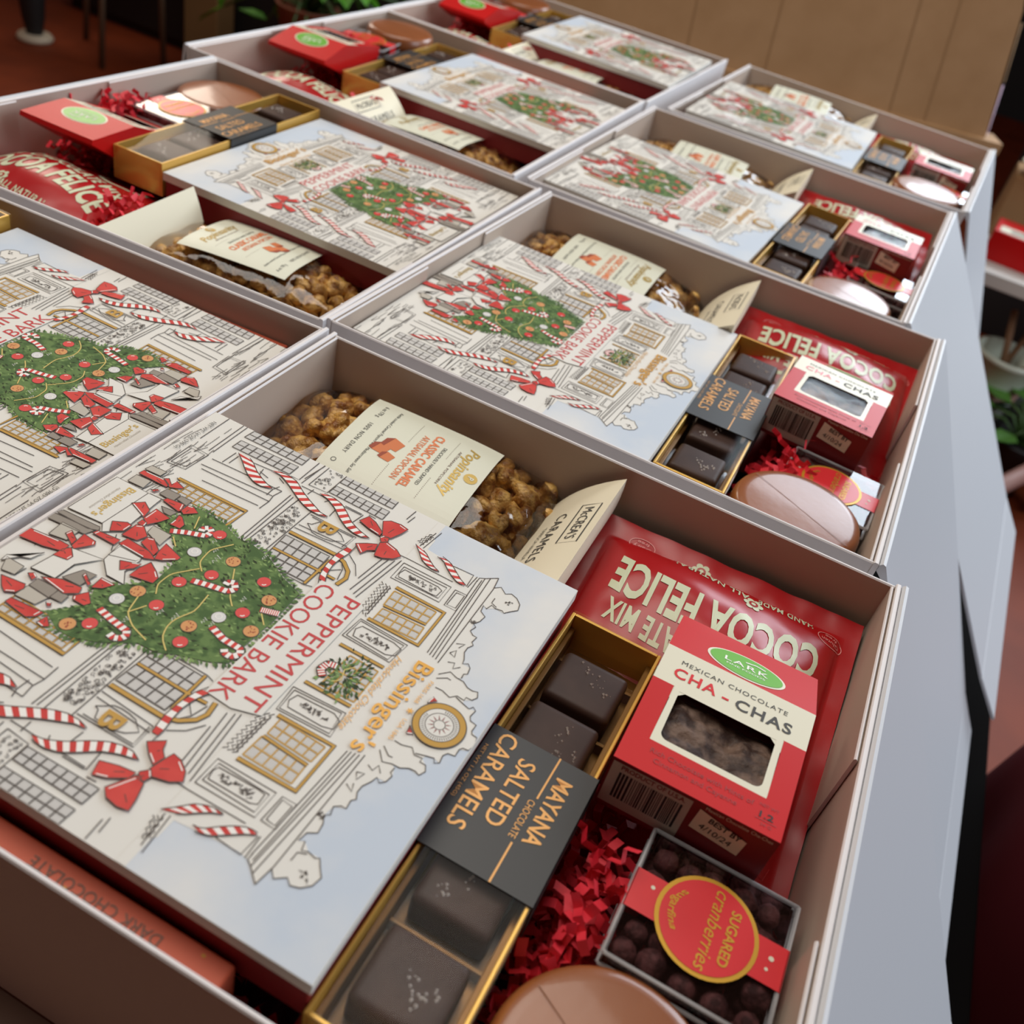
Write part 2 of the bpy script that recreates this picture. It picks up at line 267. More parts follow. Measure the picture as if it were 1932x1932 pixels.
ART = [['g',1,[[-1204,263],[-1214,647],[-1126,651],[-1123,257]],7,2],['g',1,[[-1085,264],[-1101,646],[-1013,648],[-1005,264]],7,2],['g',1,[[-1217,896],[-1220,1239],[-1134,1243],[-1138,898]],7,2],['g',1,[[-1099,900],[-1104,1245],[-1021,1249],[-1027,899]],7,2],['l',1,[[-1221,85],[-950,88]]],['l',1,[[-1214,187],[-894,194]]],['l',1,[[-1216,213],[-897,219]]],['l',1,[[-847,254],[-867,704]]],['l',1,[[-773,241],[-802,689]]],['l',1,[[-743,267],[-754,704]]],['l',1,[[-667,333],[-690,682]]],['l',1,[[-867,704],[-806,693],[-754,704],[-676,700]]],['l',1,[[-873,759],[-437,766]]],['l',1,[[-866,779],[-438,787]]],['l',1,[[-851,658],[-790,661]]],['l',1,[[-860,312],[-976,315]]],['l',1,[[-877,344],[-960,344]]],['l',1,[[-966,438],[-977,559]]],['l',1,[[-1006,662],[-1009,715],[-1240,712]]],['l',1,[[-993,742],[-1219,750]]],['l',1,[[-1037,732],[-1236,753]]],['l',1,[[-974,756],[-979,1140]]],['l',1,[[-870,812],[-392,804]]],['l',1,[[-832,921],[-371,917]]],['l',1,[[-1008,779],[-1211,779],[-1217,896],[-1017,895],[-1008,779]]],['l',1,[[-809,930],[-809,1218],[-689,1211],[-670,927]]],['l',1,[[-797,950],[-799,1207],[-698,1201]]],['l',1,[[-740,960],[-748,982],[-789,1002],[-783,1028],[-799,1059],[-789,1109],[-775,1146],[-742,1187],[-721,1157],[-703,1135],[-694,1092],[-692,1052],[-697,1017],[-719,990],[-740,960]]],['l',1,[[-636,915],[-638,1216]]],['l',1,[[-703,931],[-720,1220]]],['l',1,[[-354,1026],[-356,1212],[-368,1250]]],['l',1,[[-675,1265],[-632,1329],[-565,1375]]],['l',1,[[-614,1257],[-562,1297],[-485,1317]]],['l',1,[[-771,1441],[-466,1404]]],['l',1,[[-786,1471],[-451,1434]]],['l',1,[[-752,1412],[-559,1393]]],['l',1,[[-809,1498],[-439,1456]]],['l',1,[[-1158,1376],[-1090,1368]]],['l',1,[[-1203,1356],[-1110,1349]]],['l',1,[[-1007,1172],[-1004,1217]]],['l',1,[[-928,514],[-910,581]]],['l',1,[[-951,625],[-928,672]]],['l',1,[[-936,822],[-991,825]]],['l',1,[[-943,927],[-966,939]]],['l',1,[[-861,1015],[-929,1009]]],['l',1,[[-956,515],[-847,541]]],['l',1,[[-890,672],[-851,658]]],['l',1,[[-988,1033],[-987,1142]]],['l',1,[[-987,1149],[-857,1132]]],['s',1,[[-1008,779],[-1211,779],[-1217,896],[-1017,895]],1],['s',1,[[-867,815],[-830,919],[-374,908],[-394,806]],2],['s',1,[[-614,1496],[-610,1565],[-358,1569],[-378,1511]],3],['k',1,[[-626,929],[-631,1214],[-611,1273],[-567,1327],[-520,1346],[-453,1334]],18],['k',1,[[-475,938],[-480,1207],[-477,1307]],12],['k',1,[[-579,1210],[-362,1207]],12],['g',1,[[-595,928],[-602,1193],[-372,1207],[-366,942]],5,4],['l',1,[[-481,1213],[-558,1293]]],['l',1,[[-481,1213],[-591,1243]]],['c',1,[[-980,327],[-947,374],[-895,435],[-854,491],[-828,549],[-826,596],[-847,654]],[[-982,403],[-966,438],[-916,501],[-886,555],[-861,613],[-852,653]],11],['c',1,[[-973,554],[-974,606],[-959,648],[-926,711],[-885,779],[-852,840],[-831,900],[-829,966],[-842,1014]],[[-994,584],[-999,655],[-985,718],[-935,793],[-902,854],[-877,909],[-852,964],[-848,1013]],15],['c',1,[[-981,870],[-970,929],[-933,999],[-881,1065],[-842,1128],[-825,1189],[-826,1237],[-846,1280]],[[-997,888],[-1002,950],[-984,1014],[-946,1069],[-894,1134],[-866,1196],[-846,1273]],15],['c',1,[[-713,1225],[-627,1210],[-535,1215],[-455,1232],[-405,1259]],[[-746,1257],[-682,1260],[-605,1246],[-539,1245],[-470,1262],[-428,1285]],9],['c',1,[[-965,1492],[-926,1535],[-881,1576],[-860,1617],[-850,1658],[-855,1697]],[[-949,1549],[-931,1581],[-903,1615],[-872,1659],[-858,1695]],9],['c',1,[[-952,1632],[-949,1669],[-908,1714],[-871,1763],[-847,1811],[-848,1851]],[[-971,1655],[-954,1715],[-917,1764],[-880,1812],[-857,1856]],9],['r',1,[[-896,1324],[-1007,1261],[-1037,1295],[-1046,1353],[-1036,1403],[-985,1392],[-916,1367]]],['r',1,[[-851,1339],[-878,1363],[-858,1439],[-828,1482],[-786,1458],[-755,1410],[-747,1367],[-804,1350]]],['r',1,[[-929,1160],[-992,1182],[-974,1237],[-928,1306],[-895,1310],[-905,1240]]],['r',1,[[-762,1243],[-802,1289],[-833,1338],[-782,1351],[-756,1320],[-714,1304]]],['r',1,[[-884,1317],[-911,1328],[-914,1358],[-878,1370],[-852,1346]]],['l',1,[[-802,1517],[-800,1801],[-666,1803],[-666,1518],[-802,1517]]],['l',1,[[-777,1533],[-782,1785],[-688,1786],[-681,1536],[-777,1533]]],['l',1,[[-761,1547],[-760,1746],[-747,1775],[-697,1771],[-692,1740],[-696,1547],[-721,1538],[-761,1547]]],['l',1,[[-796,1827],[-800,1896],[-665,1900],[-666,1833],[-796,1827]]],['l',1,[[-782,1842],[-787,1886],[-682,1890],[-678,1842],[-782,1842]]],['l',1,[[-931,1886],[-340,1922]]],['l',1,[[-970,1913],[-330,1956]]],['l',1,[[-990,1936],[-327,1974]]],['l',1,[[-1018,1970],[-926,1984],[-315,1994]]],['l',1,[[-1018,1970],[-970,1913],[-954,1887],[-922,1888]]],['l',1,[[-947,1905],[-334,1938]]],['l',1,[[-840,1462],[-842,1517],[-839,1789]]],['l',1,[[-946,1733],[-953,1853],[-856,1861]]],['l',1,[[-1137,1557],[-965,1539]]],['l',1,[[-1116,1534],[-968,1516]]],['l',1,[[-602,1556],[-376,1563]]],['l',1,[[-602,1543],[-398,1548]]],['l',1,[[-954,1874],[-852,1869]]],['l',1,[[-934,1980],[-965,2011],[-934,2051],[-955,2077],[-943,2114],[-912,2146],[-868,2156],[-834,2127],[-805,2106],[-815,2091],[-807,2055],[-817,2030],[-777,2019],[-789,1996],[-744,2004],[-722,2039],[-678,2033],[-643,2014],[-630,2034],[-592,2023],[-573,2047],[-572,2070],[-530,2065],[-514,2080],[-484,2065],[-449,2066],[-409,2086],[-380,2093],[-397,2115],[-377,2135],[-339,2142],[-327,2127],[-299,2130]]],['l',1,[[-256,2030],[-302,2070],[-288,2110],[-287,2147],[-266,2180],[-263,2209],[-272,2232],[-241,2246],[-213,2231],[-212,2202],[-191,2202],[-195,2164],[-167,2138],[-182,2093],[-180,2057]]],['l',1,[[-229,2034],[-261,2076],[-259,2095]]],['l',1,[[-186,2163],[-171,2208],[-161,2243],[-182,2255],[-169,2274],[-128,2268],[-106,2280],[-100,2313],[-60,2312],[-44,2321],[-41,2347],[-17,2386],[19,2397]]],['l',1,[[-872,2021],[-831,2022],[-818,2056]]],['l',1,[[-348,2030],[-362,2060],[-325,2069],[-355,2095]]],['l',1,[[-404,2010],[-437,2029],[-393,2042],[-404,2010]]],['l',1,[[-475,2007],[-496,2045],[-457,2030]]],['s',1,[[-743,1565],[-750,1759],[-707,1751],[-707,1567]],4],['s',1,[[-895,2062],[-926,2113],[-882,2135],[-851,2085]],5],['s',1,[[-676,1982],[-664,2028],[-633,2013],[-637,1994]],5],['s',1,[[-999,1483],[-1099,1515],[-1075,1543],[-976,1525]],3],['k',1,[[-621,1578],[-618,1861],[-352,1864],[-355,1580]],16],['k',1,[[-476,1596],[-493,1828]],12],['q',1,[[-595,1585],[-599,1826],[-495,1824],[-479,1593]],5,2],['q',1,[[-456,1602],[-470,1829],[-376,1836],[-363,1602]],5,2],['r',1,[[-76,2072],[-122,2080],[-110,2106]]],['f',0,[[-973,1562],[-945,1837],[-954,1887],[-1022,1968],[-934,1980],[-965,2011],[-934,2051],[-955,2077],[-943,2114],[-912,2146],[-868,2156],[-834,2127],[-805,2106],[-807,2055],[-777,2019],[-789,1996],[-744,2004],[-722,2039],[-678,2033],[-643,2014],[-592,2023],[-572,2070],[-530,2065],[-514,2080],[-484,2065],[-449,2066],[-409,2086],[-380,2093],[-377,2135],[-339,2142],[-299,2130],[-288,2110],[-287,2147],[-266,2180],[-272,2232],[-241,2246],[-213,2231],[-191,2202],[-171,2208],[-161,2243],[-169,2274],[-128,2268],[-106,2280],[-100,2313],[-60,2312],[-41,2347],[-17,2386]]],['k',1,[[138,1565],[137,1805]],14],['q',0,[[-108,1642],[-103,1797],[109,1803],[114,1628]],4,4],['l',1,[[191,1543],[180,1809],[322,1824],[332,1555],[191,1543]]],['l',1,[[204,1557],[190,1794],[310,1811],[321,1563],[204,1557]]],['l',1,[[218,1585],[210,1769],[230,1809],[282,1813],[297,1763],[296,1588],[263,1571],[218,1585]]],['s',1,[[232,1596],[233,1768],[269,1786],[276,1599]],4],['w',0,[[-124,1547],[-119,1607],[-88,1665],[-25,1745],[-4,1796],[17,1739],[32,1695],[77,1637],[83,1606],[101,1583],[36,1571],[-27,1571]]],['l',1,[[-669,97],[-872,93],[-861,219],[-683,210],[-669,97]]],['l',1,[[-688,110],[-850,112],[-847,204],[-705,198],[-688,110]]],['k',1,[[-601,235],[-612,666],[-454,657],[-452,542]],16],['h',1,[[-588,257],[-595,637],[-495,634],[-486,260]],7,3],['l',1,[[-598,226],[-623,668],[-452,659]]],['t',0,[[480,434],[531,540],[529,616],[485,726],[389,863],[386,959],[345,1030],[298,1161],[251,1240],[125,1232],[-84,1241],[-291,1230],[-329,1108],[-407,963],[-430,836],[-421,758],[-469,632],[-479,460],[-400,441],[-258,395],[-220,529],[-117,646],[65,660],[173,552],[237,475],[346,540]]],['o',0,[[-382,681]],0],['o',0,[[-133,833]],0],['o',0,[[-6,748]],0],['o',0,[[-248,1054]],0],['o',0,[[170,769]],0],['o',0,[[-25,1100]],0],['o',0,[[279,998]],0],['o',0,[[424,625]],0],['o',0,[[-209,668]],1],['o',0,[[244,608]],1],['o',0,[[62,1033]],1],['o',0,[[-270,853]],2],['o',0,[[153,646]],2],['o',0,[[-163,1147]],2],['o',0,[[481,555]],2],['o',0,[[184,965]],2],['o',0,[[44,1201]],2],['y',0,[[-369,777],[-269,716],[-170,730],[-125,782]]],['y',0,[[117,719],[64,682],[-24,683],[-134,762]]],['y',0,[[357,876],[328,772],[278,700],[174,669]]],['y',0,[[278,700],[198,738]]],['y',0,[[353,983],[303,915],[221,884],[143,903],[107,928],[-22,906]]],['y',0,[[-22,1223],[-74,1170]]],['y',0,[[-30,1036],[-74,988],[-234,889]]],['y',0,[[-428,517],[-341,556]]],['y',0,[[-231,519],[-184,574]]],['n',0,[[-254,479],[-295,548],[-334,636],[-374,638],[-391,612],[-369,587],[-346,595]]],['n',0,[[-48,784],[-71,863],[-93,961],[-126,980],[-158,947],[-146,922],[-122,924]]],['n',0,[[335,592],[353,684],[366,781],[399,796],[428,769],[422,730]]],['n',0,[[128,1047],[156,1137],[156,1230],[185,1249],[217,1227],[218,1190],[200,1175]]],['n',0,[[-91,1151],[-120,1236]]],['l',0,[[-294,1233],[-204,1227],[-236,1122]]],['b',0,[[-78,-1],[-405,5],[-406,208],[-95,201]],0],['b',0,[[-95,201],[-406,208],[-411,288],[-109,311],[-49,243]],0],['b',0,[[-24,-23],[-53,-3],[-68,214],[-45,226],[-24,177]],2],['b',0,[[34,-19],[-12,-18],[-32,211],[15,195]],2],['b',0,[[-439,249],[-495,255],[-498,338],[-435,340]],2],['b',0,[[-461,344],[-495,346],[-499,411],[-451,413]],2],['b',0,[[408,258],[356,258],[352,375],[415,383]],2],['b',0,[[287,329],[196,367],[185,437],[281,427]],2],['b',0,[[409,379],[357,380],[356,438],[405,444]],2],['b',0,[[-370,323],[-377,371],[-382,415],[-339,406],[-339,367]],2],['b',0,[[-417,63],[-483,62],[-490,151],[-422,160]],1],['b',0,[[-545,60],[-592,68],[-598,159],[-552,156]],1],['b',0,[[-177,406],[-234,395],[-233,507],[-141,513]],1],['b',0,[[54,379],[-24,379],[-21,511],[9,504]],1],['b',0,[[409,94],[336,52],[337,156],[398,163]],1],['b',0,[[488,257],[412,259],[418,379],[479,366]],1],['b',0,[[113,72],[14,60],[11,163],[95,165]],1],['b',0,[[325,181],[191,197],[120,220],[91,384],[194,311],[311,311]],0],['b',0,[[90,386],[-30,368],[-25,507],[-3,518],[91,513],[158,568],[159,468]],0],['b',0,[[369,48],[326,41],[283,138],[217,155]],0],['l',0,[[88,387],[159,468],[159,572],[91,513]]],['l',0,[[325,181],[311,311],[194,311]]],['l',0,[[-125,200],[-352,214]]],['l',0,[[-412,210],[-417,296]]],['l',0,[[20,365],[-80,304]]],['l',0,[[598,308],[604,438]]],['l',0,[[398,163],[336,168]]],['r',0,[[-498,62],[-534,65],[-542,198],[-523,238],[-501,241]]],['r',0,[[-545,185],[-564,206],[-536,243],[-572,250],[-551,315],[-527,290],[-509,254]]],['r',0,[[-410,297],[-436,306],[-451,402],[-405,421],[-390,414]]],['r',0,[[-403,418],[-457,419],[-466,449],[-442,497],[-389,447]]],['r',0,[[-373,434],[-369,459],[-331,504],[-294,505],[-289,446],[-331,445]]],['r',0,[[-434,198],[-464,226],[-464,236],[-432,222]]],['r',0,[[-295,200],[-343,244],[-309,304],[-250,316]]],['r',0,[[-245,320],[-337,321],[-324,419],[-274,401],[-218,367]]],['r',0,[[-135,226],[-173,287],[-168,319],[-115,317],[-75,266]]],['r',0,[[-88,327],[-185,329],[-204,360],[-155,427],[-102,409]]],['r',0,[[-197,324],[-233,326],[-228,358],[-199,364]]],['r',0,[[-32,361],[-86,367],[-80,507],[-52,565],[-28,520]]],['r',0,[[-150,431],[-161,463],[-112,535],[-68,539],[-103,433]]],['r',0,[[-53,558],[-100,540],[-170,528],[-137,646],[-114,646],[-67,592]]],['r',0,[[-27,563],[5,623],[34,660],[75,663],[100,546],[33,547]]],['r',0,[[50,446],[27,500],[9,539],[53,531],[100,490]]],['r',0,[[207,-23],[136,-16],[116,153],[116,202],[162,208],[191,115]]],['r',0,[[64,127],[31,134],[66,198],[104,203]]],['r',0,[[110,209],[15,195],[22,273],[42,286],[120,233]]],['r',0,[[151,197],[120,220],[161,269],[192,267],[206,193]]],['r',0,[[-14,216],[-42,223],[-56,350],[-13,350]]],['r',0,[[433,121],[414,245],[438,261],[476,250],[500,210],[482,176]]],['r',0,[[341,259],[298,338],[285,445],[319,460],[360,410]]],['r',0,[[261,473],[186,465],[184,543],[236,515]]],['r',0,[[344,452],[287,487],[333,543],[362,530],[362,464]]],['r',0,[[225,390],[206,390],[245,458],[260,452]]],['r',0,[[540,259],[508,260],[492,432],[528,425],[556,391]]],['r',0,[[551,450],[500,460],[537,509],[555,487]]],['r',0,[[358,199],[340,220],[354,249],[379,243]]],['r',0,[[441,390],[431,413],[449,425],[457,414]]]]
# ---------------------------------------------------------------- the printed lid of the cookie bark box (units of the traced art: 0.1 mm, b across, a up)
random.seed(7)
BH = 0.028
def art_panel():
    mb = MB()
    cnt_ = [0]
    def mp(b, a, k): return ((max(-15, min(2352, a)) / 10 - 117) / 1000, -max(-1208, min(1208, b)) / 10000, BH + 0.0010 + k * 0.00009 + (cnt_[0] % 97) * 0.0000003)
    mb.map = mp
    add0 = mb.add
    def add1(vs, fs, m): cnt_[0] += 1; add0(vs, fs, m)
    mb.add = add1
    def pip(p, poly):
        c = False; n = len(poly)
        for i in range(n):
            x1, y1 = poly[i]; x2, y2 = poly[(i + 1) % n]
            if (y1 > p[1]) != (y2 > p[1]) and p[0] < (x2 - x1) * (p[1] - y1) / (y2 - y1) + x1: c = not c
        return c
    def bil(q, u, v):
        (ax, ay), (bx, by), (cx, cy), (dx, dy) = q
        return ((1 - u) * (1 - v) * ax + u * (1 - v) * bx + u * v * cx + (1 - u) * v * dx, (1 - u) * (1 - v) * ay + u * (1 - v) * by + u * v * cy + (1 - u) * v * dy)
    mir = lambda P: [(-x, y) for x, y in P]
    # paper board itself
    t = mb.map; mb.map = None
    mb.box(-0.1185, 0.1185, -0.121, 0.121, BH - 0.006, BH + 0.001, 'print'); mb.map = t
    mb.poly([(-1208, 1540), (1208, 1540), (1208, 2352), (-1208, 2352)], 1, 'sky')
    fac = [t_ for t_ in ART if t_[0] == 'f'][0][2]
    fac = [(-1100, 1500)] + [(-1060, 1560)] + [tuple(p) for p in fac]
    mb.poly(fac + [(0, 2352)] + mir(fac)[::-1], 2, 'print')
    mb.poly([(-1208, 1500), (1208, 1500), (1208, 1545), (-1208, 1545)], 1.5, 'print')
    INK = 4.6
    def grid(P, nx, ny, k, lm, wd, pane='pane', g=0.10):
        for i in range(nx):
            for j in range(ny):
                mb.poly([bil(P, (i + g) / nx, (j + g) / ny), bil(P, (i + 1 - g) / nx, (j + g) / ny), bil(P, (i + 1 - g) / nx, (j + 1 - g) / ny), bil(P, (i + g) / nx, (j + 1 - g) / ny)], k, pane)
        for i in range(nx + 1): mb.line([bil(P, i / nx, 0), bil(P, i / nx, 1)], wd, k + 1, lm)
        for j in range(ny + 1): mb.line([bil(P, 0, j / ny), bil(P, 1, j / ny)], wd, k + 1, lm)
    def scribble(P, style):
        L = math.dist(P[0], P[1]); Wd = math.dist(P[1], P[2]); L2 = math.dist(P[0], P[3])
        if style == 3:
            for r in range(3):
                pts = []; n = max(8, int(max(L, Wd) / 14))
                for i in range(n):
                    u = i / (n - 1); v = (r + 0.5) / 3 + (0.13 if i % 2 else -0.13)
                    pts.append(bil(P, u, v) if L > Wd else bil(P, v, u))
                mb.line(pts, INK, 4, 'ink')
            return
        cnt = {1: 24, 2: 80, 4: 26, 5: 7}[style]; rad = {1: 9, 2: 10, 4: 7, 5: 6}[style]
        for _ in range(cnt):
            cx, cy = bil(P, random.uniform(0.08, 0.92), random.uniform(0.12, 0.88)); a0 = random.uniform(0, 6.28); sg = random.choice((-1, 1)); r0 = rad * random.uniform(0.5, 1.3)
            turns = random.uniform(0.8, 1.7)
            pts = [(cx + r0 * (1 - 0.55 * i / 10) * math.cos(a0 + sg * turns * 6.28 * i / 10), cy + r0 * (1 - 0.55 * i / 10) * math.sin(a0 + sg * turns * 6.28 * i / 10)) for i in range(11)]
            pts.append((pts[-1][0] + random.uniform(-14, 14), pts[-1][1] + random.uniform(-14, 14)))
            mb.line(pts, 2.3, 4, 'ink')
    def resample(P, n):
        d = [0]
        for i in range(1, len(P)): d.append(d[-1] + math.dist(P[i], P[i - 1]))
        out = []
        for k in range(n + 1):
            s = d[-1] * k / n; i = 1
            while i < len(P) - 1 and d[i] < s: i += 1
            f = (s - d[i - 1]) / max(1e-9, d[i] - d[i - 1]); out.append((P[i - 1][0] + (P[i][0] - P[i - 1][0]) * f, P[i - 1][1] + (P[i][1] - P[i - 1][1]) * f))
        return out
    def candy(Lp, Rp, n, k):
        A_ = resample(Lp, 2 * n); B_ = resample(Rp, 2 * n)
        for i in range(0, 2 * n - 1):
            q = [A_[i], A_[i + 1], B_[min(2 * n, i + 2)], B_[min(2 * n, i + 1)]]
            mb.poly(q, k, 'red' if i % 2 == 0 else 'white')
        mb.line(A_, INK, k + 1, 'ink'); mb.line(B_, INK, k + 1, 'ink')
    def cane(P, k):
        A_ = resample(P, 18)
        mb.line(A_, 44, k, 'ink')
        for i in range(18):
            mb.line([A_[i], A_[i + 1]], 32, k + 1 + 0.2 * (i % 2), 'red' if i % 2 == 0 else 'white')
    def leaf(cx, cy, l, a0, lay, m):
        wd = l * 0.2
        mb.poly([(cx, cy), (cx + l * 0.5 * math.cos(a0) - wd * math.sin(a0), cy + l * 0.5 * math.sin(a0) + wd * math.cos(a0)), (cx + l * math.cos(a0), cy + l * math.sin(a0)), (cx + l * 0.5 * math.cos(a0) + wd * math.sin(a0), cy + l * 0.5 * math.sin(a0) - wd * math.cos(a0))], lay, m)
    for t_ in ART:
        k = t_[0]; Ps = [tuple(p) for p in t_[2]]
        for P in ([Ps, mir(Ps)] if t_[1] else [Ps]):
            if k == 'l': mb.line(P, INK, 4, 'ink')
            elif k == 'g': grid(P, t_[3], t_[4], 3, 'ink', 4.2)
            elif k == 'q': grid(P, t_[3], t_[4], 3, 'gold', 7, g=0.14)
            elif k == 'h': grid(P, t_[3], t_[4], 3, 'gold', 6, g=0.12)
            elif k == 's': scribble(P, t_[3])
            elif k == 'k':
                mb.line(P, t_[3] + 8, 4.5, 'ink'); mb.line(P, t_[3], 5.2, 'gold')
            elif k == 'c':
                Q = [tuple(p) for p in t_[3]]
                candy(P, Q if P is Ps else mir(Q), max(4, int(t_[4] * 0.6)), 7)
            elif k == 'r':
                mb.poly(P, 9.5, 'red'); mb.line(P + P[:1], INK, 10, 'ink')
                c = (sum(p[0] for p in P) / len(P), sum(p[1] for p in P) / len(P))
                j = random.randrange(len(P)); mb.line([c, ((P[j][0] + c[0]) / 2, (P[j][1] + c[1]) / 2)], 3.5, 10.3, 'ink')
                j = (j + len(P) // 2) % len(P); q = [(p[0] * 0.8 + c[0] * 0.2, p[1] * 0.8 + c[1] * 0.2) for p in (P[j], P[(j + 1) % len(P)])]
                mb.line(q, 5, 10.4, 'white')
            elif k == 'b':
                mb.poly(P, 8.2, ('print', 'wash1', 'wash2')[t_[3]]); mb.line(P + P[:1], INK, 8.6, 'ink')
            elif k == 't':
                mb.poly(P, 6, 'green')
                E_ = resample(P + P[:1], 150)
                for (x, y) in E_:
                    for _ in range(2): leaf(x, y, random.uniform(22, 42), math.atan2(y - 800 + random.uniform(-250, 250), x - 20 + random.uniform(-250, 250)), 6.2, random.choice(['green', 'green', 'green2']))
                n = 0
                while n < 620:
                    p = (random.uniform(-500, 540), random.uniform(390, 1250))
                    if not pip(p, P): continue
                    n += 1; dn = -1.57 + (p[0] - 20) / 700 + random.uniform(-0.8, 0.8)
                    leaf(p[0], p[1], random.uniform(18, 38), dn, 6.4 + 0.3 * random.random(), random.choice(['green2', 'green2', 'green3', 'green', 'green3']))
                n = 0
                while n < 26:
                    p = (random.uniform(-450, 500), random.uniform(400, 1220))
                    if not pip(p, P): continue
                    n += 1; s = random.uniform(8, 14); m = 'white' if n < 16 else 'green3'
                    mb.line([(p[0] + i * s * 0.8, p[1] + (s * 1.6 if i % 2 else -s) * (1 - i * 0.12)) for i in range(6)], 3, 6.9, m)
            elif k == 'w':
                for _ in range(160):
                    x = random.gauss(15, 55); y = random.gauss(1690, 42)
                    a0 = math.atan2(y - 1690, x - 15); leaf(x, y, random.uniform(20, 40), a0 + random.uniform(-0.6, 0.6), 6.2 + random.random() * 0.4, random.choice(['green', 'green2', 'green3', 'green']))
                mb.line([(-60, 1700), (-20, 1670), (40, 1690), (70, 1660)], 5, 6.8, 'yellow')
                cane([(70, 1610), (40, 1580), (-5, 1590), (-15, 1630)], 6.9)
            elif k == 'y':
                Q = resample(P, 14); Q = [Q[0]] + [((Q[i - 1][0] + 2 * Q[i][0] + Q[i + 1][0]) / 4, (Q[i - 1][1] + 2 * Q[i][1] + Q[i + 1][1]) / 4) for i in range(1, 14)] + [Q[-1]]; mb.line(Q, 9, 6.95, 'green3'); mb.line(Q, 6.5, 7.35, 'yellow')
            elif k == 'n': cane(P, 7.4)
            elif k == 'o':
                (x, y) = P[0]; rr = 33 if t_[3] < 2 else 35
                mb.ell(x, y, rr + 3, rr + 3, 7.5, 'ink', 20)
                mb.ell(x, y, rr, rr, 8.0, ('ball', 'silver', 'cookieink')[t_[3]], 20)
                if t_[3] == 0: mb.line([(x + 8, y + 18), (x + 18, y + 12), (x + 21, y + 2)], 6, 8.5, 'white')
                if t_[3] == 1: mb.ell(x - 4, y - 2, 17, 17, 8.5, 'white', 14, 13, 13)
                if t_[3] == 2:
                    for _ in range(9): mb.ell(x + random.uniform(-22, 22), y + random.uniform(-22, 22), random.uniform(2.5, 6), random.uniform(2.5, 5), 8.5, 'caramelpic2', 7)
    # plank strokes along the base
    for _ in range(95):
        b = random.uniform(-1180, 1180); a = random.uniform(10, 215)
        if -420 < b < 560 and a > 10 and random.random() < 0.9: continue
        l = random.uniform(50, 170); d = random.uniform(-10, 10)
        mb.line([(b, a), (b + l / 2, a + d), (b + l, a + d * random.uniform(-0.5, 1.5))], 3.0, 4, 'ink')
        if random.random() < 0.25: mb.line([(b + l, a), (b + l * 0.5, a + 16), (b + l * 0.1, a + 30)], 3.6, 4, 'ink')
    # title with its pale halo
    mb.poly([(-430, 1262), (430, 1262), (440, 1400), (400, 1530), (-400, 1530), (-440, 1400)], 8.1, 'print')
    mb.text('COOKIE BARK', (-418, 1272), (1, 0), (0, 1), 850, 92, 9.5, 'titlered', 0.0)
    mb.text('PEPPERMINT', (-412, 1412), (1, 0), (0, 1), 815, 92, 9.5, 'titlered', 0.0)
    # maker's lettering, plaques, clock
    mb.text("Bissinger's", (-270, 1915), (1, 0), (0, 1), 590, 84, 9.5, 'titlegold', 0.012)
    mb.text('Handcrafted Chocolate', (-235, 1818), (1, 0), (0, 1), 500, 36, 9.5, 'titlegold', -0.005, 0.5)
    mb.text('PARIS 1668', (-195, 2020), (1, 0), (0, 1), 150, 20, 9.5, 'titlegold')
    mb.text('USA 1845', (60, 2028), (1, 0), (0, 1), 130, 20, 9.5, 'titlegold')
    for i in range(3):
        a0 = i * 1.047; mb.line([(8 - 16 * math.cos(a0), 2032 - 16 * math.sin(a0)), (8 + 16 * math.cos(a0), 2032 + 16 * math.sin(a0))], 6, 9.5, 'titlegold')
    mb.text("Bissinger's", (-381, 108), (1, 0), (0, 1), 268, 46, 9.5, 'labelgold', 0.015)
    mb.text('Handcrafted Chocolate', (-350, 70), (1, 0), (0, 1), 210, 16, 9.5, 'wash1', 0, 0.5)
    for s in (-1, 1):
        mb.text('B', (s * 765 - 42, 1020), (1, 0), (0, 1), 84, 92, 9.5, 'gold', 0.02)
    cx, cy = 0, 2178
    mb.ell(cx, cy, 124, 124, 9.0, 'ink', 40); mb.ell(cx, cy, 119, 119, 9.3, 'gold', 40); mb.ell(cx, cy, 92, 92, 9.6, 'ink', 40)
    mb.ell(cx, cy, 88, 88, 9.9, 'print', 40); mb.ell(cx, cy, 66, 66, 10.1, 'ink', 36, 62, 62); mb.ell(cx, cy, 28, 28, 10.1, 'ink', 24, 24, 24)
    for i in range(48):
        a0 = 6.2832 * i / 48; mb.line([(cx + 70 * math.cos(a0), cy + 70 * math.sin(a0)), (cx + 84 * math.cos(a0), cy + 84 * math.sin(a0))], 3.6, 10.1, 'ink')
    for i in range(12):
        a0 = 6.2832 * i / 12; mb.poly([(cx + 30 * math.cos(a0 - 0.12), cy + 30 * math.sin(a0 - 0.12)), (cx + 56 * math.cos(a0), cy + 56 * math.sin(a0)), (cx + 30 * math.cos(a0 + 0.12), cy + 30 * math.sin(a0 + 0.12))], 10.2, 'chadark')
    mb.text('NET WT 14 OZ (396 G)', (-1120, 40), (1, 0), (0, 1), 330, 26, 9.5, 'black_ink')
    return mb
def make_bark(label):
    t = thing('cookie_bark_box', label, 'box', group='cookie bark boxes')
    b = MB(); b.box(-0.117, 0.117, -0.1195, 0.1195, 0, BH - 0.005, 'barkred'); b.build('box_base', t, bevel=0.0008)
    art_panel().build('printed_lid', t)
    return t

